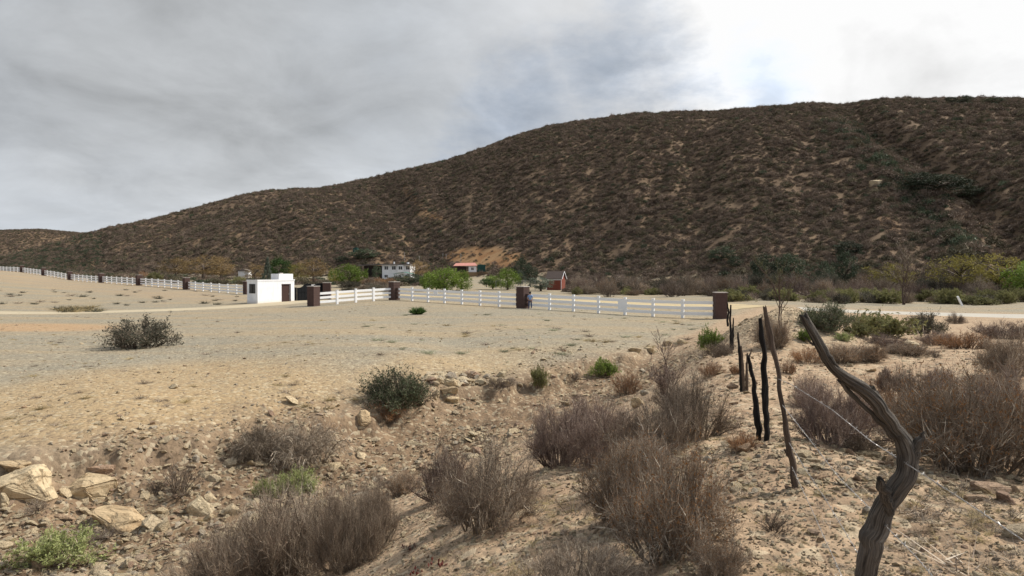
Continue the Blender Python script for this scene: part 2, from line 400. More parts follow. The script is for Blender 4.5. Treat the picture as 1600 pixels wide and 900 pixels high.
def poly_dist(x, y, pts):
    d = np.full(x.shape, 1e9)
    for a, b in zip(pts[:-1], pts[1:]):
        vx, vy = b.x - a.x, b.y - a.y; L = vx * vx + vy * vy
        t = np.clip(((x - a.x) * vx + (y - a.y) * vy) / L, 0, 1)
        d = np.minimum(d, np.hypot(x - a.x - t * vx, y - a.y - t * vy))
    return d
def zmasks(x, y):
    gd = poly_dist(x, y, GL); gul = np.exp(-(gd / 3.6) ** 4)
    px = 800 + F * np.tan(np.clip(np.arctan2(x, y), -1.3, 1.3)); Y = y
    yg = ip(px, [(-300, 10.), (0, 12.4), (300, 15), (500, 17.8), (700, 21.5), (850, 25), (950, 28), (1040, 32), (1100, 40), (1150, 60), (1200, 72), (1600, 60)])
    fld = sm(Y / yg + .10 * fbm(x * .5, y * .5, 3, 3), 1.02, 1.25)
    rub = np.exp(-(np.hypot((x - 10.3) / 2.6, (y - 26.5) / 4.5)) ** 2)
    return gul, fld, rub
def height(x, y):
    z = tps(x, y); h = hills(x, y); gul, fld, rub = zmasks(x, y)
    r = np.hypot(x, y); near = np.exp(-(r / 60) ** 2)
    z = z + near * ((.035 + .16 * gul + .16 * rub) * fbm(x * .9, y * .9, 4, 1) * 1.6 + (.012 + .05 * gul + .05 * rub + .012 * (1 - fld)) * fbm(x * 4.1, y * 4.1, 3, 2) * 1.6)
    z = z + rub * .5
    px = 800 + F * np.tan(np.clip(np.arctan2(x, y), -1.3, 1.3)); yg = ip(px, [(-300, 10.), (0, 12.4), (300, 15), (500, 17.8), (700, 21.5), (850, 25), (950, 28), (1040, 32)])
    z = z + (.42 * sm(y / yg + .10 * fbm(x * .5, y * .5, 3, 3) + .05 * fbm(x * 2, y * 2, 2, 6), 1.10, 1.145) - .16) * (1 - sm(px, 980, 1080)) * sm(px, -300, 0) * (y > 0) * (1 - sm(y, 40, 60))
    hm = sm(h, 0, 6)
    z = z + hm * fbm(x * .03, y * .03, 3, 12) * 1.3 + (1 - near) * (1 - hm) * fbm(x * .03, y * .03, 3, 14) * .3
    return z + h, h

th = np.concatenate([np.linspace(-180, -56, 50)[:-1], np.linspace(-56, -42, 36)[:-1], np.linspace(-42, 42, 560), np.linspace(42, 56, 36)[1:], np.linspace(56, 180, 50)[1:]])
TH = np.radians(th)
lr = np.concatenate([np.linspace(math.log(.35), math.log(2.2), 14)[:-1], np.linspace(math.log(2.2), math.log(40), 320), np.linspace(math.log(40), math.log(140), 70)[1:], np.linspace(math.log(140), math.log(900), 190)[1:], np.linspace(math.log(900), math.log(6000), 60)[1:]])
RR = np.exp(lr); nt, nr = len(TH), len(RR)
gx = (RR[None, :] * np.sin(TH)[:, None]).ravel(); gy = (RR[None, :] * np.cos(TH)[:, None]).ravel()
GZ, GH = height(gx, gy); GZ = GZ.reshape(nt, nr); GH = GH.reshape(nt, nr)
GZ[-1] = GZ[0]
def gz(x, y, arr=None):
    arr = GZ if arr is None else arr
    x = np.atleast_1d(np.asarray(x, float)); y = np.atleast_1d(np.asarray(y, float))
    t = np.interp(np.arctan2(x, y), TH, np.arange(nt)); l = np.interp(np.log(np.hypot(x, y) + 1e-6), lr, np.arange(nr))
    i = np.minimum(t.astype(int), nt - 2); j = np.minimum(l.astype(int), nr - 2); a = t - i; b = l - j
    return (arr[i, j] * (1 - a) + arr[i + 1, j] * a) * (1 - b) + (arr[i, j + 1] * (1 - a) + arr[i + 1, j + 1] * a) * b
def g1(x, y): return float(gz(x, y)[0])
YS = np.exp(np.linspace(math.log(1.5), math.log(2500), 2600))
def hit(px, py, ymin=0):
    p = P(px, py, 1.0); dx, dz = p.x, p.z - CZ
    d = CZ + dz * YS - gz(dx * YS, YS); k = np.where((d < 0) & (YS > ymin))[0]
    if not len(k): return None
    k = k[0]; Y = YS[k] if k == 0 else YS[k - 1] + (YS[k] - YS[k - 1]) * d[k - 1] / (d[k - 1] - d[k] + 1e-9)
    return Vector((dx * Y, Y, g1(dx * Y, Y)))

# ground mesh
V = np.stack([gx, gy, GZ.ravel()], 1)
ii, jj = np.meshgrid(np.arange(nt - 1), np.arange(nr - 1), indexing='ij')
a = (ii * nr + jj).ravel(); FQ = np.stack([a, a + nr, a + nr + 1, a + 1], 1)
V = np.vstack([V, [[0, 0, CZ - 1.62]]])
gul, fld, rub = zmasks(V[:, 0], V[:, 1]); hh = np.append(GH.ravel(), 0.)
ppx, ppy = proj(V[:, 0], V[:, 1], V[:, 2])
def el(cx, cy, rx, ry, rot=0.):
    c, s = math.cos(R(rot)), math.sin(R(rot)); dx, dy = ppx - cx, ppy - cy
    u = (dx * c + dy * s) / rx; v = (-dx * s + dy * c) / ry
    wob = .5 * fbm(V[:, 0] * .08, V[:, 1] * .08, 3, 77)
    return 1 - sm(u * u + v * v + wob, .5, 1.3)
front = (V[:, 1] > 60)
def scar_at():
    return np.maximum.reduce([el(755, 402, 62, 18), el(652, 318, 36, 5, 42) * .55, el(672, 338, 26, 6, 10) * .7, el(640, 300, 20, 4, 50) * .45, el(730, 432, 30, 7), el(1390, 350, 20, 10, 30) * .35]) * front
scar = scar_at()
tanm = np.maximum.reduce([el(150, 413, 60, 5, -6), el(1545, 350, 60, 22) * .45, el(630, 390, 60, 22, -40) * .5, el(330, 370, 90, 16, -18) * .4, el(230, 375, 60, 14, -20) * .5, el(750, 440, 50, 5), el(80, 372, 60, 8, 10) * .5]) * front
red = np.maximum(el(60, 512, 150, 7) , el(130, 440, 260, 16, 6) * .3) * (V[:, 1] > 30)
z1 = np.stack([gul, fld, sm(hh, .3, 5), rub], 1); z2 = np.stack([scar, tanm, red, np.maximum(el(230, 630, 420, 62, -6), el(640, 585, 250, 30, -8) * .7) * (V[:, 1] > 12)], 1)
m, t, b = principled('ground', .95, .12)
co = t.node('ShaderNodeTexCoord').outputs['Object']
sp1 = t.node('ShaderNodeSeparateColor'); t.l.new(attr(t, 'zone_a', 'Color'), sp1.inputs[0]); rubs = attr(t, 'zone_a', 'Alpha')
sp2 = t.node('ShaderNodeSeparateColor'); t.l.new(attr(t, 'zone_b', 'Color'), sp2.inputs[0])
nf = t.noise(9, co, 8, .7); nm = t.noise(1.1, co, 6, .6); nl = t.noise(.11, co, 5, .55, .6); nx = t.noise(.035, co, 5, .6, 1.)
vor = t.node('ShaderNodeTexVoronoi'); vor.inputs['Scale'].default_value = 9.; t.l.new(co, vor.inputs['Vector'])
vs = t.node('ShaderNodeSeparateColor'); t.l.new(vor.outputs['Color'], vs.inputs[0])
vor2 = t.node('ShaderNodeTexVoronoi'); vor2.inputs['Scale'].default_value = 2.6; t.l.new(co, vor2.inputs['Vector'])
vs2 = t.node('ShaderNodeSeparateColor'); t.l.new(vor2.outputs['Color'], vs2.inputs[0])
mpf = t.node('ShaderNodeMapping'); mpf.inputs['Rotation'].default_value = (0, 0, R(-28)); mpf.inputs['Scale'].default_value = (.035, .22, .1); t.l.new(co, mpf.inputs[0])
nb = t.noise(1., mpf.outputs[0], 7, .6, .5)
field = t.mix(t.ss(t.math('MULTIPLY_ADD', nl, .35, t.math('MULTIPLY', nb, .65)), .40, .58), (.315, .25, .165), (.255, .23, .178))
field = t.mix(t.math('MULTIPLY', attr(t, 'zone_b', 'Alpha'), .75), field, t.mix(nm, (.41, .285, .15), (.37, .265, .15)))
field = t.mix(t.math('MULTIPLY', t.ss(nm, .5, .75), .35), field, (.36, .285, .185))
field = t.mix(t.math('MULTIPLY', t.math('GREATER_THAN', vs2.outputs[0], .9), .15), field, (.26, .23, .15))
mound = t.mix(t.ss(nm, .35, .65), (.33, .23, .15), (.41, .30, .20))
mound = t.mix(t.math('MULTIPLY', t.ss(t.noise(.6, co, 5), .5, .7), .5), mound, (.27, .18, .11))
col = t.mix(sp1.outputs[1], mound, field)
gcol = t.mix(t.ss(nm, .4, .7), (.15, .10, .062), (.25, .175, .11))
col = t.mix(t.math('MULTIPLY', sp1.outputs[0], .9), col, gcol)
col = t.mix(t.math('MULTIPLY', rubs, .8), col, (.38, .30, .20))
col = t.mix(t.math('MULTIPLY', sp2.outputs[2], .7), col, (.42, .26, .14))
hs = t.mix(t.ss(nl, .42, .66), (.135, .092, .059), (.205, .142, .09))
hs = t.mix(t.math('MULTIPLY', t.ss(nx, .45, .65), .45), hs, (.12, .078, .05))
hs = t.mix(t.math('MULTIPLY', sp2.outputs[0], .85), hs, t.mix(t.ss(nl, .4, .6), (.26, .135, .06), (.31, .19, .095)))
hs = t.mix(t.math('MULTIPLY', sp2.outputs[1], .8), hs, (.21, .14, .08))
col = t.mix(t.math('MULTIPLY', t.math('GREATER_THAN', vs.outputs[0], .84), .45), col, (.52, .45, .32))
col = t.mix(t.math('MULTIPLY', t.math('LESS_THAN', vs.outputs[1], .16), .5), col, (.16, .12, .085))
col = t.mix(sp1.outputs[2], col, hs)
col = t.vm('SCALE', col, t.math('MULTIPLY_ADD', t.math('SUBTRACT', nf, .5), 1.3, 1.))
t.put(b.inputs['Base Color'], col)
bp = t.node('ShaderNodeBump'); bp.inputs['Strength'].default_value = .8; bp.inputs['Distance'].default_value = .05
t.l.new(t.math('ADD', t.math('MULTIPLY', nf, .7), t.math('ADD', t.math('MULTIPLY', vor.outputs['Distance'], -.6), nm)), bp.inputs['Height']); t.l.new(bp.outputs[0], b.inputs['Normal'])
M['ground'] = m
# centre cap is a fan
mesh_f = FQ
ground = mesh_np('ground', V, mesh_f, M['ground'], attrs={'zone_a': z1, 'zone_b': z2}, smooth=True)
tag(ground, kind='structure')
cap = mesh_np('ground_underfoot', np.vstack([[[.36 * math.sin(a_), .36 * math.cos(a_), g1(.36 * math.sin(a_), .36 * math.cos(a_)) - .002] for a_ in np.linspace(0, 2 * math.pi, 24, endpoint=False)], [[0, 0, CZ - 1.62]]]), [(i, (i + 1) % 24, 24) for i in range(24)], M['ground'], attrs={'zone_a': np.zeros((25, 4)), 'zone_b': np.zeros((25, 4))})
tag(cap, kind='structure')

def lookup(arr, x, y): return gz(x, y, arr)
SCAR = scar[:-1].reshape(nt, nr); TANM = tanm[:-1].reshape(nt, nr)

# roads: sheets draped on the ground
def roadmat(name, c1, c2, c3):
    m, t, b = principled(name, .95, .1)
    co = t.node('ShaderNodeTexCoord').outputs['Object']; ac = attr(t, 'across')
    n = t.noise(.35, co, 6, .6); nf = t.noise(6, co, 6, .7)
    ruts = t.math('MULTIPLY', t.ss(t.math('ABSOLUTE', t.math('SUBTRACT', t.math('ABSOLUTE', ac), .42)), .06, .22, 1., 0.), .6)
    c = t.mix(t.ss(n, .4, .62), c1, c2); c = t.mix(ruts, c, c3)
    t.put(b.inputs['Base Color'], t.vm('SCALE', c, t.math('MULTIPLY_ADD', t.math('SUBTRACT', nf, .5), .5, 1.)))
    bp = t.node('ShaderNodeBump'); bp.inputs['Strength'].default_value = .5; bp.inputs['Distance'].default_value = .03
    t.l.new(nf, bp.inputs['Height']); t.l.new(bp.outputs[0], b.inputs['Normal'])
    return m
def road(name, pts, widths, mat, lift=.03):
    # Catmull-ish resample
    pts = [Vector((p.x, p.y)) for p in pts]; L = [0]
    for a_, b_ in zip(pts[:-1], pts[1:]): L.append(L[-1] + (b_ - a_).length)
    s = np.arange(0, L[-1], .8); X = np.interp(s, L, [p.x for p in pts]); Yv = np.interp(s, L, [p.y for p in pts]); Wd = np.interp(s, L, widths)
    k = np.ones(25) / 25
    pad = lambda q: np.concatenate([np.full(12, q[0]) , q, np.full(12, q[-1])])
    X = np.convolve(pad(X), k, 'valid'); Yv = np.convolve(pad(Yv), k, 'valid')
    tx = np.gradient(X); ty = np.gradient(Yv); q = np.hypot(tx, ty) + 1e-9; nx_, ny_ = -ty / q, tx / q
    na = 13; acr = np.linspace(-1, 1, na)
    wob = 1 + .12 * fbm(s * .3, s * 0, 3, 8)
    VX = X[:, None] + nx_[:, None] * acr * (Wd * wob)[:, None] / 2; VY = Yv[:, None] + ny_[:, None] * acr * (Wd * wob)[:, None] / 2
    Z = gz(VX.ravel(), VY.ravel()) + lift - .05 * (np.abs(np.tile(acr, len(X))) > .99)
    Vv = np.stack([VX.ravel(), VY.ravel(), Z], 1)
    i2, j2 = np.meshgrid(np.arange(len(X) - 1), np.arange(na - 1), indexing='ij'); a_ = (i2 * na + j2).ravel()
    o = mesh_np(name, Vv, np.stack([a_, a_ + na, a_ + na + 1, a_ + 1], 1), mat, attrs={'across': np.tile(acr, len(X))}, smooth=True)
    return tag(o, kind='structure')
M['road'] = roadmat('pale_dirt_road', (.50, .40, .235), (.45, .36, .22), (.38, .32, .22))
M['track'] = roadmat('dirt_track', (.47, .40, .28), (.44, .37, .26), (.38, .33, .25))
M['gravelroad'] = roadmat('gravel_road', (.43, .40, .35), (.47, .44, .38), (.40, .37, .33))
road('road', [P(400,456,135), P(560,461,120), P(700,465,107), P(850,468,100), P(1000,471,94), P(1120,478,83), P(1220,482,77)], [9, 10, 12, 13, 12, 10, 9], M['road'])
road('gravel_road', [P(1200,481,78), P(1320,487,73), P(1450,491,68), P(1600,494,64), P(1900,500,60), P(2400,510,55)], [8, 8, 8, 9, 9, 9], M['gravelroad'], .034)
road('dirt_track', [P(-300,486,70), P(0,487,72), P(150,486,73), P(300,483,78), P(380,481,82), P(460,477,86), P(490,469,101), P(540,461,119)], [4, 4, 4, 4.5, 5, 6, 7, 8], M['track'], .026)

# ------------------------------------------------------------------ mesh building: boxes, tubes
class MB:
    def __init__(s): s.v = []; s.f = []
    def box(s, x0, x1, y0, y1, z0, z1):
        k = len(s.v); s.v += [(x, y, z) for z in (z0, z1) for y in (y0, y1) for x in (x0, x1)]
        s.f += [(k, k + 2, k + 3, k + 1), (k + 4, k + 5, k + 7, k + 6), (k, k + 1, k + 5, k + 4), (k + 2, k + 6, k + 7, k + 3), (k, k + 4, k + 6, k + 2), (k + 1, k + 3, k + 7, k + 5)]
        return s
    def prism(s, pts, d, a, b):
        """extrude polygon pts (list of 2D) along axis d from a to b"""
        k = len(s.v); n_ = len(pts)
        for q in (a, b):
            for u, v in pts:
                s.v.append((q, u, v) if d == 0 else (u, q, v) if d == 1 else (u, v, q))
        s.f.append(tuple(range(k, k + n_))); s.f.append(tuple(range(k + 2 * n_ - 1, k + n_ - 1, -1)))
        for i in range(n_): s.f.append((k + i, k + n_ + i, k + n_ + (i + 1) % n_, k + (i + 1) % n_))
        return s
    def bar(s, p, q, w_, h_):
        p, q = Vector(p), Vector(q); d = (q - p).normalized(); up = Vector((0, 0, 1)) if abs(d.z) < .95 else Vector((0, 1, 0))
        a_ = d.cross(up).normalized() * w_ / 2; b_ = a_.cross(d).normalized() * h_ / 2; k = len(s.v)
        for c in (p, q): s.v += [tuple(c + a_ + b_), tuple(c - a_ + b_), tuple(c - a_ - b_), tuple(c + a_ - b_)]
        s.f += [(k, k + 1, k + 2, k + 3), (k + 7, k + 6, k + 5, k + 4)] + [(k + i, k + 4 + i, k + 4 + (i + 1) % 4, k + (i + 1) % 4) for i in range(4)]
        return s
    def build(s, name, mat, parent=None, bevel=0.):
        me = bpy.data.meshes.new(name); me.from_pydata(s.v, [], s.f)
        bm = bmesh.new(); bm.from_mesh(me); bmesh.ops.recalc_face_normals(bm, faces=bm.faces)
        if bevel: bmesh.ops.bevel(bm, geom=bm.edges[:], offset=bevel, segments=1, affect='EDGES')
        bm.to_mesh(me); bm.free(); me.materials.append(mat)
        o = bpy.data.objects.new(name, me); C.objects.link(o)
        if parent: o.parent = parent
        return o

def tube_arrays(path, rad, sides=8, rough=0., seed=0, flute=0.):
    """gnarled tube along path; returns V, F, grain"""
    path = np.asarray(path, float); n_ = len(path)
    T = np.gradient(path, axis=0); T /= np.linalg.norm(T, axis=1)[:, None] + 1e-9
    ref = np.array([.3, 1, .1]); U = np.cross(T, ref); U /= np.linalg.norm(U, axis=1)[:, None] + 1e-9; Wv = np.cross(T, U)
    an = np.linspace(0, 2 * math.pi, sides, endpoint=False); L = np.concatenate([[0], np.cumsum(np.linalg.norm(np.diff(path, axis=0), axis=1))])
    rr = np.asarray(rad, float)[:, None] * np.ones((1, sides))
    if rough:
        LL = np.repeat(L[:, None], sides, 1); AA = np.repeat(an[None], n_, 0)
        TW = AA + .9 * LL + .5 * vnoise(LL * 2.2 + seed, AA * 0, seed)
        fl = -np.abs(vnoise(LL * 1.1 + seed, np.cos(TW) * 3.2 + 40, seed)) - np.abs(vnoise(LL * 1.3, np.sin(TW) * 3.6 + 80, seed)) - .6 * np.abs(vnoise(LL * 2.5, np.sin(TW) * 8 + 20, seed + 7)) - .6 * np.abs(vnoise(LL * 2.5, np.cos(TW) * 8 + 60, seed + 8))
        groove = fl
        rr = rr * (1 + rough * (fbm(LL * 4 + seed, np.cos(AA) * .9 + 5 + seed, 3, seed) + fbm(LL * 4 + seed, np.sin(AA) * .9 + 9, 3, seed + 3)) + flute * (fl + .3))
    Vv = path[:, None, :] + rr[..., None] * (np.cos(an)[None, :, None] * U[:, None, :] + np.sin(an)[None, :, None] * Wv[:, None, :])
    Vv = Vv.reshape(-1, 3); i_, j_ = np.meshgrid(np.arange(n_ - 1), np.arange(sides), indexing='ij')
    a_ = (i_ * sides + j_).ravel(); b_ = (i_ * sides + (j_ + 1) % sides).ravel()
    Fq = np.stack([a_, b_, b_ + sides, a_ + sides], 1)
    if rough:      # splintered top end
        rag = vnoise(np.cos(an) * 3 + seed, np.sin(an) * 3, seed) * 2
        for q in range(3): Vv[q * sides:(q + 1) * sides] -= T[q] * (rag * rr[0] * (1.2 - .4 * q))[:, None]
    gr = np.stack([np.repeat(L, sides), np.tile(np.abs(an - math.pi) / math.pi, n_) * .6, groove.ravel() if rough else np.zeros(n_ * sides)], 1)
    # end caps as degenerate-free quads: collapse ring to centre
    c0, c1 = len(Vv), len(Vv) + 1
    Vv = np.vstack([Vv, path[:1], path[-1:]]); gr = np.vstack([gr, gr[:1], gr[-1:]])
    capf = [(c0, (j + 1) % sides, j, j) for j in range(0)]
    tri = [(j, c0, (j + 1) % sides) for j in range(sides)] + [((n_ - 1) * sides + j, (n_ - 1) * sides + (j + 1) % sides, c1) for j in range(sides)]
    Ft = np.vstack([Fq[:, [0, 1, 2]], Fq[:, [0, 2, 3]], np.array(tri)])
    return Vv, Ft, gr
def join(parts):
    Vs, Fs, Gs = [], [], []; k = 0
    for v, f, g in parts: Vs.append(v); Fs.append(f + k); Gs.append(g); k += len(v)
    return np.vstack(Vs), np.vstack(Fs), np.vstack(Gs)
def resample(pts, n_):
    pts = np.asarray(pts, float); L = np.concatenate([[0], np.cumsum(np.linalg.norm(np.diff(pts[:, :3], axis=0), axis=1))])
    s = np.linspace(0, L[-1], n_); out = np.stack([np.interp(s, L, pts[:, i]) for i in range(pts.shape[1])], 1)
    k = max(3, n_ // len(pts) // 2) | 1; ker = np.hanning(k + 2)[1:-1]; ker /= ker.sum(); h = k // 2
    for i in range(pts.shape[1]):
        q = out[:, i]; q = np.concatenate([2 * q[0] - q[h:0:-1], q, 2 * q[-1] - q[-2:-h - 2:-1]]); out[:, i] = np.convolve(q, ker, 'valid')
    return out

# ------------------------------------------------------------------ shrubs
def norm(v): return v / (np.linalg.norm(v, axis=-1, keepdims=True) + 1e-9)
def ribbons(A_, B_, w_, rng):
    """spikes from A to B, base width w: one triangle each"""
    d = norm(B_ - A_); s = norm(np.cross(d, rng.normal(size=d.shape))) * (w_ / 2)[:, None]
    return np.stack([A_ - s, A_ + s, B_], 1)
def bush_parts(seed, n_main=28, n_sub=22, n_fine=7, h=1., arch=.25, up=.35, sub_len=.4, fine_len=.2, wid=.015, fw=.006, leaves=0, leaf=.03, spread=1., core=.42, wind=0.):
    rng = np.random.default_rng(seed)
    th_ = rng.uniform(0, 2 * math.pi, n_main); rr = np.sqrt(rng.uniform(.02, 1, n_main)) * spread; 
    lob = 1 + .22 * np.sin(th_ * 3 + seed) + .12 * np.sin(th_ * 5 + 2 * seed)
    end = np.stack([np.cos(th_) * rr * lob, np.sin(th_) * rr * lob, h * (np.sqrt(np.clip(1.02 - rr ** 2 / spread ** 2, .01, 1))) * rng.uniform(.3, 1., n_main) ** .8], 1)
    end += rng.normal(size=(n_main, 3)) * np.array([.12, .12, .04])
    end *= np.array([.86, .86, .78]); end[:, 0] += wind * end[:, 2]
    st = np.stack([np.cos(th_) * rr * core, np.sin(th_) * rr * core, np.full(n_main, -.04)], 1) + rng.normal(size=(n_main, 3)) * np.array([.06, .06, .0])
    mid = st * .5 + end * .5 + np.stack([0 * th_, 0 * th_, arch * h * rng.uniform(.2, 1, n_main)], 1) + rng.normal(size=(n_main, 3)) * .05
    def bez(i, t_): return st[i] * ((1 - t_) ** 2)[:, None] + mid[i] * (2 * t_ * (1 - t_))[:, None] + end[i] * (t_ ** 2)[:, None]
    segs = 6; soup = []; rnd = []
    ts = np.linspace(0, 1, segs + 1); I = np.arange(n_main)
    for k in range(segs):
        a_ = bez(I, np.full(n_main, ts[k])); b_ = bez(I, np.full(n_main, ts[k + 1]))
        wa = wid * (1.15 - ts[k]); wb = wid * (1.15 - ts[k + 1])
        for rot in range(2):
            d = norm(b_ - a_); s = norm(np.cross(d, np.array([1., .3, .2]) if rot else np.array([.2, -1, .3])))
            soup.append(np.stack([a_ - s * wa, a_ + s * wa, b_ + s * wb], 1)); soup.append(np.stack([a_ - s * wa, b_ + s * wb, b_ - s * wb], 1))
            rnd += [.2 + .4 * rng.random(n_main)] * 1; rnd.append(rnd[-1])
    # sub twigs
    N = n_main * n_sub; i_ = np.repeat(I, n_sub); t_ = rng.uniform(.18, 1., N)
    a_ = bez(i_, t_); tan = norm(bez(i_, np.minimum(t_ + .1, 1.05)) - bez(i_, t_ - .1))
    d = norm(tan * .6 + rng.normal(size=(N, 3)) * .6 + np.array([wind * .5, 0, up]))
    ln = sub_len * rng.uniform(.35, 1., N); m_ = a_ + d * (ln * .5)[:, None]; d2 = norm(d + rng.normal(size=(N, 3)) * .25 + np.array([0, 0, up * .5])); b_ = m_ + d2 * (ln * .5)[:, None]
    b_[:, 2] = np.maximum(b_[:, 2], .01)
    r_ = rng.random(N)
    r_ = np.where(rng.random(N) < .15, 1., r_ * .8); ww = fw * (1.5 + 1.6 * (r_ > .99))
    soup.append(ribbons(a_, m_ + (m_ - a_) * .15, ww * 1.2, rng)); rnd.append(r_ * .9)
    soup.append(ribbons(m_, b_, ww, rng)); rnd.append(r_)
    woody = np.concatenate(soup); wr = np.concatenate(rnd)
    # fine twigs
    N2 = N * n_fine; j_ = np.repeat(np.arange(N), n_fine); q = rng.random(N2)[:, None]
    s_ = np.where(q < .5, a_[j_] + (m_ - a_)[j_] * q * 2, m_[j_] + (b_ - m_)[j_] * (q * 2 - 1))
    gap = vnoise(s_[:, 0] * 3.1 + seed * 3, s_[:, 1] * 3.1 + s_[:, 2] * 2.7, seed + 4) + .25 * rng.normal(size=N2) > -.12
    j_, s_ = j_[gap], s_[gap]; N2 = len(j_)
    fd = norm(d[j_] * .8 + rng.normal(size=(N2, 3)) * .6 + np.array([wind * .4, 0, up * .8])); fl = fine_len * rng.uniform(.3, 1, N2)
    e_ = s_ + fd * fl[:, None]; e_[:, 2] = np.maximum(e_[:, 2], .005)
    hue = vnoise(s_[:, 0] * 2.3 + seed, s_[:, 1] * 2.3 + s_[:, 2], seed) * .5
    fr = np.clip(rng.random(N2) * .7 + .15 + hue, 0, 1)
    fine = ribbons(s_, e_, np.full(N2, fw), rng)
    lv = None
    if leaves:
        j_ = rng.integers(0, N2, leaves); c_ = s_[j_] + (e_ - s_)[j_] * rng.random((leaves, 1))
        u = norm(rng.normal(size=(leaves, 3))); v = norm(np.cross(u, rng.normal(size=(leaves, 3)))); sz = leaf * rng.uniform(.5, 1.2, leaves)[:, None]
        lv = np.stack([c_ - u * sz, c_ + v * sz * .55, c_ + u * sz], 1)
        lh = vnoise(c_[:, 0] * 2 + seed, c_[:, 1] * 2 + c_[:, 2], seed + 1) * .6
        lv = (lv, np.clip(rng.random(leaves) * .6 + .2 + lh, 0, 1))
    return (woody, wr), (fine, fr), lv
def soup_mesh(name, soup, rnd, mat, link=False):
    n_ = len(soup)
    o = mesh_np(name, soup.reshape(-1, 3), np.arange(n_ * 3).reshape(-1, 3), mat, attrs={'rnd': np.repeat(rnd, 3)})
    me = o.data; bpy.data.objects.remove(o); return me

KINDS = {  # woody mat, fine mat, leaf mat, params
 'purple': ('tw_purple', 'tw_purple', 'lf_seed', dict(leaves=6000, leaf=.014, n_main=60, n_sub=34, n_fine=12, arch=.12, up=.4, fine_len=.17, sub_len=.32, fw=.0038)),
 'fountain': ('tw_grey', 'tw_brown', 'lf_seed', dict(leaves=7000, leaf=.012, n_main=110, n_sub=30, n_fine=11, arch=.12, up=.5, fine_len=.19, sub_len=.36, fw=.003, core=.55, wind=.12)),
 'grey': ('tw_grey', 'tw_brown', 'lf_seed', dict(leaves=5000, leaf=.014, n_main=70, n_sub=32, n_fine=12, arch=.22, up=.25, fine_len=.17, sub_len=.34, fw=.0036)),
 'arching': ('tw_grey', 'tw_grey', None, dict(n_main=80, n_sub=24, n_fine=9, arch=.55, up=-.3, fine_len=.22, sub_len=.4, fw=.0045)),
 'brown': ('tw_grey', 'tw_brown', 'lf_rusty', dict(leaves=6500, leaf=.018, n_main=76, n_sub=34, n_fine=12, arch=.25, up=.25, fine_len=.15, sub_len=.34, fw=.0036)),
 'rust': ('tw_brown', 'tw_rust', None, dict(n_main=50, n_sub=26, n_fine=10, arch=.15, up=.35, fine_len=.15, sub_len=.3, fw=.0055)),
 'green': ('tw_grey', 'tw_brown', 'lf_dark', dict(n_main=60, n_sub=22, n_fine=5, arch=.3, up=.3, leaves=16000, leaf=.034, fw=.004)),
 'fieldgreen': ('tw_brown', 'tw_grey', 'lf_field', dict(n_main=50, n_sub=20, n_fine=6, arch=.25, up=.2, leaves=8000, leaf=.04, fw=.005)),
 'bright': ('tw_brown', 'tw_brown', 'lf_bright', dict(n_main=50, n_sub=20, n_fine=4, arch=.2, up=.4, leaves=9000, leaf=.06, fw=.006)),
 'yellow': ('tw_brown', 'tw_brown', 'lf_yellow', dict(n_main=40, n_sub=18, n_fine=4, arch=.2, up=.4, leaves=6000, leaf=.075, fw=.006)),
 'pale': ('tw_brown', 'tw_brown', 'lf_pale', dict(n_main=40, n_sub=20, n_fine=4, arch=.15, up=.5, leaves=11000, leaf=.046, fw=.005)),
 'bare': ('bark', 'tw_brown', None, dict(n_main=26, n_sub=16, n_fine=6, arch=.08, up=.4, wid=.014, fw=.006, core=.2)),
}
BUSH = {}
def bush_meshes(kind, var):
    key = (kind, var)
    if key not in BUSH:
        wm, fm, lm, kw = KINDS[kind]
        (wd, wr), (fn, fr), lv = bush_parts(sum(map(ord, kind)) * 7 + var * 101, **kw)
        L = [('branches', soup_mesh('branches', wd, wr, M[wm])), ('twigs', soup_mesh('twigs', fn, fr, M[fm]))]
        if lv: L.append(('foliage', soup_mesh('foliage', lv[0], lv[1], M[lm])))
        BUSH[key] = L
    return BUSH[key]
def shrub(kind, loc, rx, h, label, group=None, var=0, rz=0., name='dry_shrub', cat='shrub', ry=None, parts=True):
    root = empty(name, loc, 0, label, cat, group)
    for nm_, me in bush_meshes(kind, var):
        o = bpy.data.objects.new(nm_, me); C.objects.link(o); o.parent = root
        o.rotation_euler = (0, 0, rz)
    root.scale = (rx, ry or rx, h); root.rotation_euler = (0, 0, 0)
    return root
def px_shrub(cx, by, w_, h_, kind, label, group=None, var=0, rz=None, name='dry_shrub', ymin=0, dep=None):
    p = hit(cx, by, ymin) if dep is None else P(cx, by, dep)
    if dep is not None: p.z = g1(p.x, p.y)
    if p is None: print('NO HIT', cx, by); return
    k = p.y / F
    rx = w_ / 2 * k * (1.2 if by > 600 else 1.06)
    p = p + Vector((0, rx * .35, 0)); p.z = g1(p.x, p.y)
    top = P(cx, by - h_, p.y).z
    hgt = max(top - p.z, .25 * h_ * k) * 1.16
    return shrub(kind, p, rx, hgt, label, group, var, rz if rz is not None else (cx * .37) % 6.28, name)

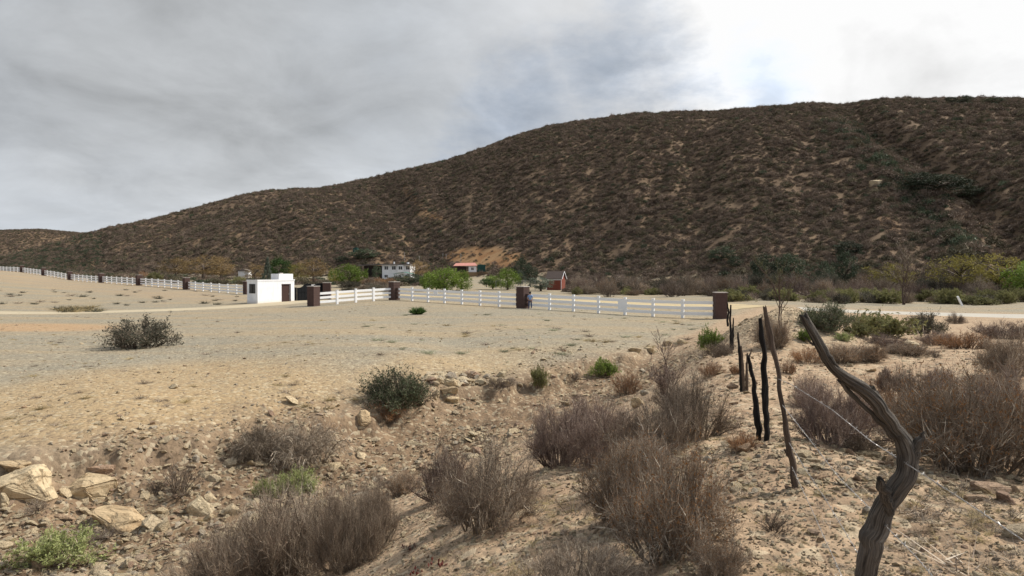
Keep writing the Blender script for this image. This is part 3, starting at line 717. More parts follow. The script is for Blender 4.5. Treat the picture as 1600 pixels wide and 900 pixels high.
# ------------------------------------------------------------------ rocks
def rock_mesh(seed, flat=1., rough=.0, npts=16, sub=0, mat='palestone', slab=False):
    rng = np.random.default_rng(seed); bm = bmesh.new()
    p = rng.normal(size=(npts, 3)); p = norm(p) * rng.uniform(.75, 1., (npts, 1))
    if slab: p[:, 2] = np.sign(p[:, 2]) * (np.abs(p[:, 2]) * .3 + .55)
    p[:, 2] *= flat
    for q in p: bm.verts.new(q)
    bmesh.ops.convex_hull(bm, input=bm.verts[:])
    bmesh.ops.delete(bm, geom=[v for v in bm.verts if not v.link_faces], context='VERTS')
    if sub:
        bmesh.ops.bevel(bm, geom=bm.edges[:], offset=.05, segments=1, affect='EDGES')
        bmesh.ops.triangulate(bm, faces=bm.faces[:])
        bmesh.ops.subdivide_edges(bm, edges=bm.edges[:], cuts=sub, use_grid_fill=True)
        co_ = np.array([v.co[:] for v in bm.verts])
        d = fbm(co_[:, 0] * 2.2 + seed, co_[:, 1] * 2.2 + co_[:, 2] * 3.1, 4, seed) * rough + np.floor(co_[:, 2] * 7 + 1.5 * fbm(co_[:, 0], co_[:, 1], 2, seed)) % 2 * rough * .22
        for v, dd in zip(bm.verts, d): v.co += v.co.normalized() * float(dd)
    me = bpy.data.meshes.new('rock'); bmesh.ops.recalc_face_normals(bm, faces=bm.faces); bm.to_mesh(me); bm.free(); me.materials.append(M[mat])
    return me
STONES = {m_: [rock_mesh(i * 13 + k * 101, [.6, .75, .5, .9, .65][i % 5], npts=12 + i % 3 * 3, mat=m_) for i in range(6)] for k, m_ in enumerate(('palestone', 'redstone', 'greystone'))}
def place(me, name, loc, sc, rot, label, cat, group=None):
    o = bpy.data.objects.new(name, me); C.objects.link(o); o.location = loc; o.scale = sc; o.rotation_euler = rot
    return tag(o, label, cat, group)
def px_rock(x0, x1, y0, y1, label, seed, mat='sandstone', slab=False, tilt=(0, 0, 0), flat=1., rough=.14, dep=None, name='boulder', cat='boulder'):
    cx = (x0 + x1) / 2; p = hit(cx, y1 - (y1 - y0) * .18)
    k = p.y / F; me = rock_mesh(seed, 1., rough, 18, 3, mat, slab)
    w_ = (x1 - x0) / 2 * k * 1.05; h_ = (y1 - y0) / 2 * k * 1.0
    p = p + Vector((0, w_ * .4, 0)); ct = P(cx, (y0 + y1) / 2 + (y1 - y0) * .06, p.y)
    return place(me, name, ct, (w_ * 1.03, w_ * .8, h_ * 1.05), [R(a_) for a_ in tilt], label, cat)

# ------------------------------------------------------------------ scatter through geometry nodes (stuff)
def scatter(name, pts, rots, scl, idx, protos, label, cat):
    me = bpy.data.meshes.new(name); n_ = len(pts); me.vertices.add(n_); me.vertices.foreach_set('co', np.asarray(pts, np.float32).ravel())
    for an, av in (('rot', rots), ('scl', scl)):
        a_ = me.attributes.new(an, 'FLOAT_VECTOR', 'POINT'); a_.data.foreach_set('vector', np.asarray(av, np.float32).ravel())
    a_ = me.attributes.new('pick', 'INT', 'POINT'); a_.data.foreach_set('value', np.asarray(idx, np.int32))
    o = bpy.data.objects.new(name, me); C.objects.link(o)
    g = bpy.data.node_groups.new(name, 'GeometryNodeTree')
    g.interface.new_socket('Geometry', in_out='INPUT', socket_type='NodeSocketGeometry'); g.interface.new_socket('Geometry', in_out='OUTPUT', socket_type='NodeSocketGeometry')
    gi = g.nodes.new('NodeGroupInput'); go = g.nodes.new('NodeGroupOutput'); iop = g.nodes.new('GeometryNodeInstanceOnPoints'); jn = g.nodes.new('GeometryNodeJoinGeometry')
    for pr in reversed(protos):          # Join Geometry keeps the last link first
        oi = g.nodes.new('GeometryNodeObjectInfo'); oi.inputs['Object'].default_value = pr; oi.inputs['As Instance'].default_value = True
        g.links.new(oi.outputs['Geometry'], jn.inputs[0])
    def na(nm_, tp):
        q = g.nodes.new('GeometryNodeInputNamedAttribute'); q.data_type = tp; q.inputs[0].default_value = nm_; return q.outputs[0]
    g.links.new(gi.outputs[0], iop.inputs['Points']); g.links.new(jn.outputs[0], iop.inputs['Instance']); iop.inputs['Pick Instance'].default_value = True
    g.links.new(na('pick', 'INT'), iop.inputs['Instance Index']); g.links.new(na('rot', 'FLOAT_VECTOR'), iop.inputs['Rotation']); g.links.new(na('scl', 'FLOAT_VECTOR'), iop.inputs['Scale'])
    g.links.new(iop.outputs[0], go.inputs[0])
    md = o.modifiers.new('scatter', 'NODES'); md.node_group = g
    return tag(o, label, cat, kind='stuff')

# ================================================================== FENCE
PIL = [(1125,499,60.5),(817,482,74),(616,469,88),(490,478.5,80),(386,459,122),(291,451,136),(217,446,153),(158,441.5,170),(109,437,188),(68,430,208),(34,425.5,230),(-6,422.5,252)]
def onground(px, py, Y):
    p = P(px, py, Y); p.z = g1(p.x, p.y); return p
PP = [onground(*q) for q in PIL]
gate_back = onground(511, 464.5, 95)
def pillar(p, rz, label, sides, hgt=2.3, wd=1.05):
    t = empty('brown_pillar', p, rz, label, 'pillar', 'brown block pillars of the white fence')
    mb = MB(); nc = 11; ch = hgt / nc
    for i in range(nc):   # block courses, joints recessed
        e = wd / 2 - (0 if i % 2 else .012)
        z0 = -.35 if i == 0 else i * ch + .012
        mb.box(-e, e, -e, e, z0, (i + 1) * ch - .012)
    mb.box(-wd / 2 + .04, wd / 2 - .04, -wd / 2 + .04, wd / 2 - .04, 0, hgt - .03)
    mb.build('shaft', M['brownblock'], t)
    MB().box(-wd / 2 - .03, wd / 2 + .03, -wd / 2 - .03, wd / 2 + .03, hgt, hgt + .07).build('cap', M['cap'], t, .01)
    for sd_ in sides:
        for zz_ in (.42, .92, 1.42):
            x0 = wd / 2 + .003
            MB().box(min(sd_ * x0, sd_ * (x0 + .33)), max(sd_ * x0, sd_ * (x0 + .33)), -.16, .16, zz_ - .15, zz_ + .15).build('rail_bracket', M['brownblock'], t)
    return t
def panel(a_, b_, nposts, label, wd=1.05, stub=.33):
    d = (b_ - a_); L = math.hypot(d.x, d.y); rz = math.atan2(d.y, d.x); base = a_.copy()
    t = empty('fence_panel', base, rz, label, 'fence', 'white three rail fence panels between brown pillars')
    s0, s1 = wd / 2 + .02, L - wd / 2 - .02
    def zat(s):
        x = a_.x + d.x * s / L; y = a_.y + d.y * s / L; return g1(x, y) - base.z
    ns = nposts + 1
    knots = [s0 + (s1 - s0) * i / ns for i in range(ns + 1)]
    for i in range(1, ns):
        z = zat(knots[i]); q = MB().box(knots[i] - .13, knots[i] + .13, -.09, .09, z - .2, z + 1.66)
        pf = q.build('fence_post', M['white'], t)
        MB().prism([(-.15, -.11), (.15, -.11), (.15, .11), (-.15, .11)], 2, z + 1.663, z + 1.71).build('post_cap', M['white'], pf).location.x = knots[i]
    for hz in (.42, .92, 1.42):
        q = MB()
        for k0, k1 in zip(knots[:-1], knots[1:]):
            q.bar((k0, 0, zat(k0) + hz), (k1, 0, zat(k1) + hz), .05, .28)
        q.build('rail', M['white'], t)
    return t
def ang(a_, b_): return math.atan2(b_.y - a_.y, b_.x - a_.x)
plabels = ['brown block pillar at the right end of the white fence', 'brown block pillar with the person in blue standing beside it', 'brown block pillar between the green bush trees and the round plant in the field',
 'brown block pillar in front of the black gate', 'brown block pillar against the left end of the white gatehouse', 'brown pillar one fence panel left of the white gatehouse', 'brown pillar two fence panels left of the white gatehouse',
 'brown pillar three fence panels left of the white gatehouse', 'brown pillar four fence panels left of the white gatehouse', 'small distant pillar five fence panels left of the gatehouse', 'small distant pillar nearest the left edge of the picture', 'brown pillar of the fence just beyond the left edge']
dirs = []
for i, p in enumerate(PP):
    j = [1, 0, 1, 2, 5, 4, 5, 6, 7, 8, 9, 10][i]
    sides = (-1, 1) if i in (2, 5, 6, 7, 8, 9, 10) else ((1,) if i in (4,) else ((-1, 1) if i == 1 else ()))
    rz = ang(p, PP[j])
    if i == 0: rz = R(178)
    if i == 4: sides = (1,)
    if i == 1: rz = ang(PP[1], PP[2])
    if i == 3: rz = R(62); 
    pillar(p, rz, plabels[i], sides if i not in (1,) else (1, -1), 2.3 if i != 3 else 2.3)
pillar(gate_back, R(8), 'brown block pillar behind the black gate leaf', ())
flabels = ['white rail fence panel from the person to the rightmost pillar', 'white rail fence panel left of the person, before the green bush trees', 'short white fence panel right of the black gate',
 'white fence panel joining the gatehouse end, first on the left', 'white fence panel second to the left of the gatehouse', 'white fence panel third to the left of the gatehouse', 'white fence panel fourth to the left of the gatehouse', 'small white fence panel fifth to the left of the gatehouse', 'tiny white fence panel sixth to the left of the gatehouse', 'tiny white fence panel at the left edge of the picture']
for i, (a_, b_, k) in enumerate([(0, 1, 6), (1, 2, 6), (2, 3, 3), (5, 4, 6), (6, 5, 6), (7, 6, 6), (8, 7, 6), (9, 8, 6), (10, 9, 6), (11, 10, 6)]):
    panel(PP[a_], PP[b_], k, flabels[i])
    if i == 0: pn0 = None
def on_panel_board(a_, b_, f, w_, z0, z1, label):
    p = a_.lerp(b_, f); p.z = g1(p.x, p.y); t = MB().box(-w_ / 2, w_ / 2, -.012, .012, z0, z1).build('sign_board', M['white'])
    n_ = Vector((0, 0, 0)) - Vector((p.x, p.y, 0)); n_.normalize(); t.location = p + n_ * .09; t.rotation_euler.z = ang(a_, b_); return tag(t, label, 'sign')
on_panel_board(PP[1], PP[0], .555, 1.0, .52, 1.5, 'blank white board fixed on the fence right of the person')
on_panel_board(PP[2], PP[1], .36, .75, 1.0, 1.3, 'small blank white board under the top rail of the fence')

# ================================================================== GATEHOUSE AND GATE
A0 = onground(402.5, 475.5, 87); B0 = P(460, 472.5, 92.5)
rz = math.atan2(B0.y - A0.y, B0.x - A0.x); L0 = math.hypot(B0.x - A0.x, B0.y - A0.y)
gh = empty('gatehouse', A0, rz, 'white flat roofed gatehouse with brown door beside the black gate', 'gatehouse')
D = 1.9; Hh = 3.02; x1, x2 = L0 * .655, L0 * .88
q = MB(); tk = .18
q.box(0, x1, 0, tk, -.4, Hh); q.box(x2, L0, 0, tk, -.4, Hh); q.box(x1, x2, 0, tk, 2.35, Hh)           # front wall round the door
q.box(0, tk, tk + .002, .45, -.4, Hh); q.box(0, tk, 1.45, D - tk, -.4, Hh); q.box(0, tk, .452, 1.448, -.4, 1.35); q.box(0, tk, .452, 1.448, 2.45, Hh)
q.box(0, L0, D - tk + .002, D, -.4, Hh); q.box(L0 - tk, L0, tk + .002, D - tk, -.4, Hh)
q.build('wall', M['stucco'], gh)
MB().box(tk + .01, L0 - tk - .01, tk + .01, D - tk - .01, Hh - .22, Hh - .06).build('roof', M['cap'], gh)
q = MB().box(x1 + .04, x2 - .04, .08, .13, -.05, 2.3).build('door', M['doorbrown'], gh)
MB().box(x2 - .22, x2 - .15, .03, .078, 1.0, 1.14).build('handle', M['galv'], q)
wn = MB().box(.05, .09, .452, 1.448, 1.352, 2.448).build('window', M['darkglass'], gh)
q = MB(); q.box(.0, .045, .40, .46, 1.3, 2.5); q.box(.0, .045, 1.44, 1.5, 1.3, 2.5); q.box(0, .045, .462, 1.438, 2.44, 2.5); q.box(0, .045, .462, 1.438, 1.3, 1.36); q.box(.0, .045, .93, .97, 1.362, 2.438)
q.build('frame', M['blackmetal'], wn).location.x = -.03
MB().box(-.05, L0 + .05, -.05, -.002, Hh - .14, Hh + .03).box(-.05, -.002, 0, D + .05, Hh - .14, Hh + .03).build('coping', M['stucco'], gh)
MB().box(x1 - .09, x1 - .002, -.03, -.002, -.05, 2.44).box(x2 + .002, x2 + .09, -.03, -.002, -.05, 2.44).box(x1, x2, -.03, -.002, 2.352, 2.44).build('door_frame', M['doorbrown'], gh)
q = MB(); tx0 = L0 * .60; q.box(tx0, L0 - .003, .22, D - .22, Hh - .05, Hh + .78); q.build('roof_tank_wall', M['stucco'], gh)
MB().box(tx0 + .6, tx0 + 1.1, .6, .9, Hh + .783, Hh + .9).build('vent', M['cap'], gh)

G0 = Vector((B0.x + .05, B0.y + .3, 0)); G1 = Vector((gate_back.x - .4, gate_back.y + .1, 0)); G0.z = g1(G0.x, G0.y); G1.z = g1(G1.x, G1.y)
def gate_leaf(p, q_, prof, label, cat='gate'):
    d = q_ - p; L = math.hypot(d.x, d.y); t = empty('gate_leaf', p, math.atan2(d.y, d.x), label, cat)
    n_ = max(4, int(L / .22)); bw = L / n_
    q = MB()
    for i in range(n_):
        f = (i + .5) / n_; top = np.interp(f, [a_[0] for a_ in prof], [a_[1] for a_ in prof])
        q.box(i * bw + .0015, (i + 1) * bw - .0015, -.012 - (.02 if i % 2 else 0), .012, .1, float(top))
    q.build('sheet_panel', M['blackmetal'], t)
    fr = MB(); fr.box(0, .07, -.06, -.034, .02, float(prof[0][1]) + .05); fr.box(L - .07, L, -.06, -.034, .02, float(prof[-1][1]) + .05); fr.box(.072, L - .072, -.06, -.034, .05, .13); fr.box(.072, L - .072, -.06, -.034, 1.2, 1.27)
    for a_, b_ in zip(prof[:-1], prof[1:]): fr.bar((.072 + (L - .144) * a_[0], -.047, a_[1]), (.072 + (L - .144) * b_[0], -.047, b_[1]), .03, .07)
    fr.build('frame', M['blackmetal'], t)
    return t
mid = G0.lerp(G1, .54)
gate_leaf(G0 + Vector((.2, 0, 0)), mid, [(0, 1.75), (.2, 1.78), (.35, 1.9), (.5, 2.15), (.62, 2.28), (1, 2.3)], 'black sheet metal gate leaf beside the gatehouse with curved top')
gate_leaf(mid + (G1 - mid).normalized() * .35, G1, [(0, 2.0), (.2, 2.25), (.5, 2.3), (.8, 2.3), (1, 2.2)], 'black sheet metal gate leaf partly hidden by the brown pillar')
gate_leaf(B0.copy() + Vector((-.45, -.15, g1(B0.x, B0.y) - B0.z)), G0 + Vector((.16, 0, 0)), [(0, 1.8), (1, 1.8)], 'small black pedestrian gate right at the gatehouse wall')
bw_ = onground(462, 460, 112); t = MB(); t.prism([(0, -.4), (8.5, -.4), (8.5, 1.15), (6.5, 1.25), (4.2, 1.75), (2.4, 1.75), (.2, 1.2), (0, 1.2)], 1, -.1, .1)
o = t.build('white_wall', M['stucco']); o.location = (bw_.x + .8, bw_.y, bw_.z + .12); o.rotation_euler.z = R(3); o.scale.x = .55
tag(o, 'low white wall with raised middle seen behind the black gate', 'wall')

# ================================================================== HOUSES BEYOND
def box_window(parent, x0, x1, z0, z1, y, fm='white'):
    wv = MB().box(x0, x1, y - .02, y + .03, z0, z1).build('window', M['darkglass'], parent)
    q = MB(); e = .09
    q.box(x0 - e, x0, y - .06, y - .022, z0 - e, z1 + e); q.box(x1, x1 + e, y - .06, y - .022, z0 - e, z1 + e); q.box(x0, x1, y - .06, y - .022, z1, z1 + e); q.box(x0, x1, y - .06, y - .022, z0 - e, z0); q.box((x0 + x1) / 2 - .04, (x0 + x1) / 2 + .04, y - .055, y - .022, z0, z1)
    q.build('frame', M[fm], wv)
def facade(parent, X0, X1, Z0, Z1, y0, y1, wins, mat):
    """front wall with window holes; wins are (x0,x1,z0,z1) sorted in rows"""
    rows = sorted(set((w_[2], w_[3]) for w_ in wins)); q = MB(); z = Z0
    for r0, r1 in rows:
        q.box(X0, X1, y0, y1, z, r0); x = X0
        for w_ in sorted(w_ for w_ in wins if (w_[2], w_[3]) == (r0, r1)):
            q.box(x, w_[0], y0, y1, r0, r1); x = w_[1]
        q.box(x, X1, y0, y1, r0, r1); z = r1
    q.box(X0, X1, y0, y1, z, Z1); q.build('wall', M[mat], parent)
    for w_ in wins: box_window(parent, *w_, (y0 + y1) / 2)
hp = P(597, 437, 285); hz0 = g1(hp.x, hp.y); k = 285 / F
hs_ = empty('white_house', (hp.x, hp.y, P(597, 437, 285).z), R(-6), 'white two storey house with flat grey roof below the hill', 'house')
WH = 45 * k; base = 0; top = 6.2
facade(hs_, 0, WH, -1.5, top, 0, .25, [(1.0, 2.4, .9, 2.0), (7.2, 8.0, .9, 2.0), (9.9, 10.7, .9, 2.0), (1.0, 2.6, 4.2, 5.6), (4.2, 5.8, 4.2, 5.6), (10.2, 11.6, 4.2, 5.6)], 'stucco')
MB().box(0, .25, .252, 8, -1.5, top).box(WH - .25, WH, .252, 8, -1.5, top).box(0, WH, 8.002, 8.25, -1.5, top).build('side_wall', M['stucco'], hs_)
MB().box(7, 9.4, -1.2, -.003, 3.0, top - .1).build('bay', M['stucco'], hs_); box_window(hs_, 7.4, 9.0, 4.2, 5.6, -1.22)
MB().box(-.4, WH + .4, -1.5, 8.6, top + .003, top + .35).build('roof', M['roofgrey'], hs_)
MB().box(4, 4.5, 3, 3.5, top + .353, top + 1.3).build('chimney', M['stucco'], hs_)
MB().box(9.5, 10.3, 4, 4.8, top + .353, top + 1.1).build('chimney', M['stucco'], hs_)
q = MB()
for xx in (-9, -6, -3, -.5): q.box(xx, xx + .25, -.5, -.25, -1.5, top - .4)
q.box(-9, -.3, -.6, 5, 2.6, 2.85); q.box(-9, -.3, -.58, -.5, 3.6, 3.7)
q.build('deck', M['darkwood'], hs_)
MB().box(-8.6, -.3, 2.5, 7.8, -1.5, top - .4).build('wing', M['darkwood'], hs_)
MB().prism([(-10, top - .4), (-.41, top + .2), (-.41, top + .4), (-10, top - .1)], 1, -1, 8.4).build('wing_roof', M['roofgrey'], hs_)
# green canopy
cp_ = onground(628, 443, 262); t = empty('canopy', cp_, 0, 'green tarp canopy on posts in front of the white house', 'canopy')
for sx in (0, 7):
    for sy in (0, 4): MB().box(sx, sx + .15, sy, sy + .15, -.3, 2.5).build('post', M['darkwood'], t)
MB().prism([(-.4, 2.5), (3.6, 3.2), (7.5, 2.5), (7.5, 2.56), (3.6, 3.26), (-.4, 2.56)], 1, -.5, 4.5).build('tarp', M['tarpgreen'], t)
t.location.x -= 3
# pink-roofed shed on its terrace
sp_ = P(712, 425, 290); t = empty('pink_roofed_shed', (sp_.x, sp_.y, sp_.z), R(4), 'small house with pink roof on the terrace below the orange cut', 'shed')
MB().box(.3, 4.5, 1.5, 5, -1.5, 2.2).build('dark_wall', M['darkwood'], t)
facade(t, 5.5, 8.8, -1.5, 2.5, 0, .2, [(6.6, 7.6, .8, 1.9)], 'stucco')
MB().box(5.5, 8.8, .203, 5, -1.5, 2.5).build('side_wall', M['stucco'], t)
MB().prism([(-1, 2.25), (5.4, 2.6), (9.2, 2.35), (8.2, 3.7), (0.2, 3.3)], 1, 3, 3.3).build('gable', M['darkwood'], t)
q = MB(); kk = len(q.v); q.v += [(-1, -1, 2.5), (9.2, -1, 2.6), (8.2, 3.5, 3.9), (0, 3.5, 3.7), (-1, -1, 2.62), (9.2, -1, 2.72), (8.2, 3.5, 4.02), (0, 3.5, 3.82)]
q.f += [(0, 1, 2, 3), (7, 6, 5, 4), (0, 4, 5, 1), (1, 5, 6, 2), (2, 6, 7, 3), (3, 7, 4, 0)]; q.build('roof', M['roofpink'], t)
gb = P(746, 424.5, 292); t2 = empty('green_container', gb, R(4), 'dark green metal container beside the pink roofed house', 'container')
MB().box(0, 3.4, 0, 2.4, -1.2, 3.0).build('body', M['darkgreen'], t2, .03)
q = MB()
for i in range(9): q.box(.15 + i * .36, .30 + i * .36, -.05, -.002, -1, 2.8)
q.build('corrugation', M['darkgreen'], t2)
# terrace under shed
te = P(735, 428, 291); o = MB().prism([(-9, -8), (12, -8), (8.5, -.02), (-5, -.02)], 1, -3, 14).build('earth_terrace', M['ground']); o.location = (te.x - 1, te.y, sp_.z - .05); tag(o, kind='structure')
zc = np.tile([0, 0, 1., 0], (len(o.data.vertices), 1)); 
for an, vv in (('zone_a', zc), ('zone_b', np.tile([.35, .6, 0, 0], (len(o.data.vertices), 1)))):
    a_ = o.data.attributes.new(an, 'FLOAT_COLOR', 'POINT'); a_.data.foreach_set('color', vv.astype(np.float32).ravel())
# red barn
bp_ = P(854, 452.5, 160); bp_.z = min(bp_.z, bp_.z); t = empty('red_barn', bp_, R(-20), 'small red barn with brown roof and white trim right of the dark trees', 'barn')
w_, d_, e_, r_ = 3.6, 3.4, 2.55, 4.2
MB().box(0, w_, 0, d_, -.6, e_).build('wall', M['barnred'], t)
MB().prism([(0, e_ + .003), (d_, e_ + .003), (d_ / 2, r_ - .1)], 0, .02, w_ - .02).build('gable', M['barnred'], t)
q = MB(); q.v += [(-.25, -.3, e_ - .1), (w_ + .25, -.3, e_ - .1), (w_ + .25, d_ / 2, r_), (-.25, d_ / 2, r_), (-.25, d_ + .3, e_ - .1), (w_ + .25, d_ + .3, e_ - .1)]
q.v += [(x, y, z + .1) for x, y, z in q.v[:6]]; q.f += [(0, 1, 2, 3), (3, 2, 5, 4), (9, 8, 7, 6), (10, 11, 8, 9), (0, 6, 7, 1), (4, 5, 11, 10), (1, 7, 8, 2), (2, 8, 11, 5), (0, 3, 9, 6), (3, 4, 10, 9)]
q.build('roof', simple('barn_roof', (.10, .075, .065), .9, .15, 2), t)
q = MB(); 
for xx in (-.03, w_ - .09): q.box(xx, xx + .12, -.04, -.003, -.5, e_ - .1)
q.box(-.03, w_ + .03, -.06, -.042, e_ - .32, e_ - .12); q.bar((w_ + .27, -.3, e_ - .05), (w_ + .27, d_ / 2, r_ + .05), .06, .16); q.bar((w_ + .27, d_ + .3, e_ - .05), (w_ + .27, d_ / 2, r_ + .05), .06, .16)
q.build('trim', M['white'], t)
# chain-link fence by the barn
ca, cb, cc = P(775, 455, 150), P(836, 453, 150), P(842, 455, 142); t = empty('chain_link_fence', onground(775, 455, 150), 0, 'grey chain link fence left of the red barn', 'fence')
x_ = np.linspace(0, cb.x - ca.x, 5)
for xx in x_: MB().box(xx - .04, xx + .04, -.04, .04, -.3, 2.0).build('post', M['galv'], t)
q = MB(); Lx = cb.x - ca.x
for i in range(int((Lx + 2) / .35)):
    s = i * .35 - 2
    for sg in (1, -1):
        xa, xb = (s, s + 2) if sg > 0 else (s + 2, s); za, zb = 0.05, 1.95
        xa_, xb_ = xa, xb
        if min(xa, xb) < 0 or max(xa, xb) > Lx: continue
        q.bar((xa, 0.003 * sg, za), (xb, .003 * sg, zb), .02, .02)
q.bar((0, 0, 1.97), (Lx, 0, 1.97), .05, .05); q.build('mesh_wire', M['galv'], t)
# water tank on the hill
tp = hit(556, 393); t = empty('water_tank', tp, 0, 'dark green water tank on a stand on the hillside above the houses', 'water tank')
kt = tp.y / F; rT = 4.5 * kt; seg = 18; q = MB(); q.prism([(rT * math.cos(i * 2 * math.pi / seg), rT * math.sin(i * 2 * math.pi / seg)) for i in range(seg)], 2, -.5, 5.2 * kt); q.build('tank_body', M['darkgreen'], t)
q = MB(); q.prism([(rT * .55 * math.cos(i * 2 * math.pi / seg), rT * .55 * math.sin(i * 2 * math.pi / seg)) for i in range(seg)], 2, 5.21 * kt, 6.2 * kt); q.build('lid', M['darkgreen'], t)
# little white house left
hp2 = onground(372, 430, 240); hp2.z = P(372, 432, 240).z; t = empty('white_cottage', hp2, 0, 'small white cottage half hidden behind the autumn trees on the left', 'house')
MB().box(0, 3.6, 0, 3, -.5, 1.9).build('wall', M['stucco'], t); MB().prism([(-.3, 1.9), (3.9, 1.9), (1.8, 2.7)], 1, -.3, 3.3).build('roof', M['roofgrey'], t)
# thin poles on the slope
for i, (px_, py_, hh_) in enumerate([(692, 405, 9), (697, 405, 8), (632, 408, 14), (655, 409, 9), (720, 411, 15)]):
    p = hit(px_, py_); 
    if p is None: continue
    kq = p.y / F; q = MB().box(-.09, .09, -.09, .09, -.5, hh_ * kq); q.box(-.5, .5, -.05, .05, hh_ * kq - .5, hh_ * kq - .4)
    tag(q.build('utility_pole', M['cap']), None, None); o = C.objects[-1] if False else bpy.context.scene.collection.objects[-1]; o.location = p
    tag(o, 'thin pale pole on the slope above the houses', 'pole', 'thin pale poles above the houses')

# ================================================================== PERSON
pp = P(828.5, 483, 72.2); pp.z = g1(pp.x, pp.y)
per = empty('person', pp, R(-12), 'person in light blue shirt, jeans and dark cap standing by the fence pillar', 'person')
def skin_body(name, verts, edges, radii, mat, parent, sub=2):
    me = bpy.data.meshes.new(name); me.from_pydata(verts, edges, []); o = bpy.data.objects.new(name, me); C.objects.link(o); o.parent = parent
    md = o.modifiers.new('skin', 'SKIN'); md.use_smooth_shade = True
    for i, r_ in enumerate(radii): me.skin_vertices[0].data[i].radius = r_ if hasattr(r_, '__len__') else (r_, r_)
    me.skin_vertices[0].data[0].use_root = True
    s_ = o.modifiers.new('sub', 'SUBSURF'); s_.levels = sub; s_.render_levels = sub
    me.materials.append(mat); return o
bv = [(0, 0, .95), (0, 0, 1.12), (0, 0, 1.32), (0, 0, 1.45), (0, -.01, 1.53), (0, -.02, 1.62), (0, -.02, 1.72),
      (.10, 0, .88), (.11, .0, .50), (.115, .03, .09), (.12, -.12, .04), (-.10, 0, .88), (-.12, -.02, .50), (-.13, .02, .09), (-.15, -.12, .04),
      (.19, 0, 1.41), (.25, .02, 1.14), (.22, -.10, .93), (.20, -.15, .84), (-.19, 0, 1.41), (-.28, .03, 1.16), (-.22, -.12, 1.02), (-.12, -.17, 1.0)]
be = [(0, 1), (1, 2), (2, 3), (3, 4), (4, 5), (5, 6), (0, 7), (7, 8), (8, 9), (9, 10), (0, 11), (11, 12), (12, 13), (13, 14), (3, 15), (15, 16), (16, 17), (17, 18), (3, 19), (19, 20), (20, 21), (21, 22)]
brad = [(.15, .11), (.14, .10), (.16, .11), (.12, .09), .055, .095, .085, .095, .065, .042, .035, .095, .065, .042, .035, .06, .045, .032, .03, .06, .045, .032, .03]
skin_body('body', bv, be, brad, M['skin'], per)
skin_body('shirt', [(0, 0, .93), (0, 0, 1.12), (0, 0, 1.33), (0, 0, 1.46), (.2, 0, 1.41), (.245, .015, 1.2), (-.2, 0, 1.41), (-.265, .02, 1.22)], [(0, 1), (1, 2), (2, 3), (3, 4), (4, 5), (3, 6), (6, 7)], [(.175, .13), (.165, .125), (.185, .13), (.12, .10), .08, .065, .08, .065], M['shirt'], per)
skin_body('jeans', [(0, 0, .98), (.10, 0, .87), (.11, 0, .5), (.115, .03, .1), (-.10, 0, .87), (-.12, -.02, .5), (-.13, .02, .1)], [(0, 1), (1, 2), (2, 3), (0, 4), (4, 5), (5, 6)], [(.165, .125), .11, .08, .065, .11, .08, .065], M['jeans'], per)
skin_body('cap', [(0, 0, 1.74), (0, -.0, 1.80), (0, -.12, 1.755)], [(0, 1), (0, 2)], [(.115, .115), (.07, .07), (.06, .02)], M['hat'], per)
for sx in (.12, -.15): skin_body('shoe', [(sx, .05, .045), (sx, -.06, .045), (sx, -.18, .03)], [(0, 1), (1, 2)], [.06, .055, .04], M['shoe'], per, 1)
# fingers
for sx, hy, hz_, dd in ((.20, -.15, .84, (0, -.25, -1)), (-.12, -.17, 1.0, (1, -.3, 0))):
    d = Vector(dd).normalized(); side = d.cross(Vector((0, 0, 1)) if abs(d.z) < .9 else Vector((0, 1, 0))).normalized()
    vs_ = [(sx, hy, hz_)]; es = []; rd = [.034]
    for i, (off, ln) in enumerate(((-.03, .085), (-.01, .1), (.01, .095), (.03, .075))):
        a_ = Vector((sx, hy, hz_)) + side * off + d * .04; b_ = a_ + d * ln * .5; c_ = b_ + d * ln * .4 + Vector((0, .02, 0))
        k = len(vs_); vs_ += [tuple(a_), tuple(b_), tuple(c_)]; es += [(0, k), (k, k + 1), (k + 1, k + 2)]; rd += [.012, .01, .008]
    a_ = Vector((sx, hy, hz_)) - side * .045; k = len(vs_); vs_ += [tuple(a_), tuple(a_ + d * .04 - side * .02)]; es += [(0, k), (k, k + 1)]; rd += [.013, .01]
    skin_body('hand', vs_, es, rd, M['skin'], per, 1)

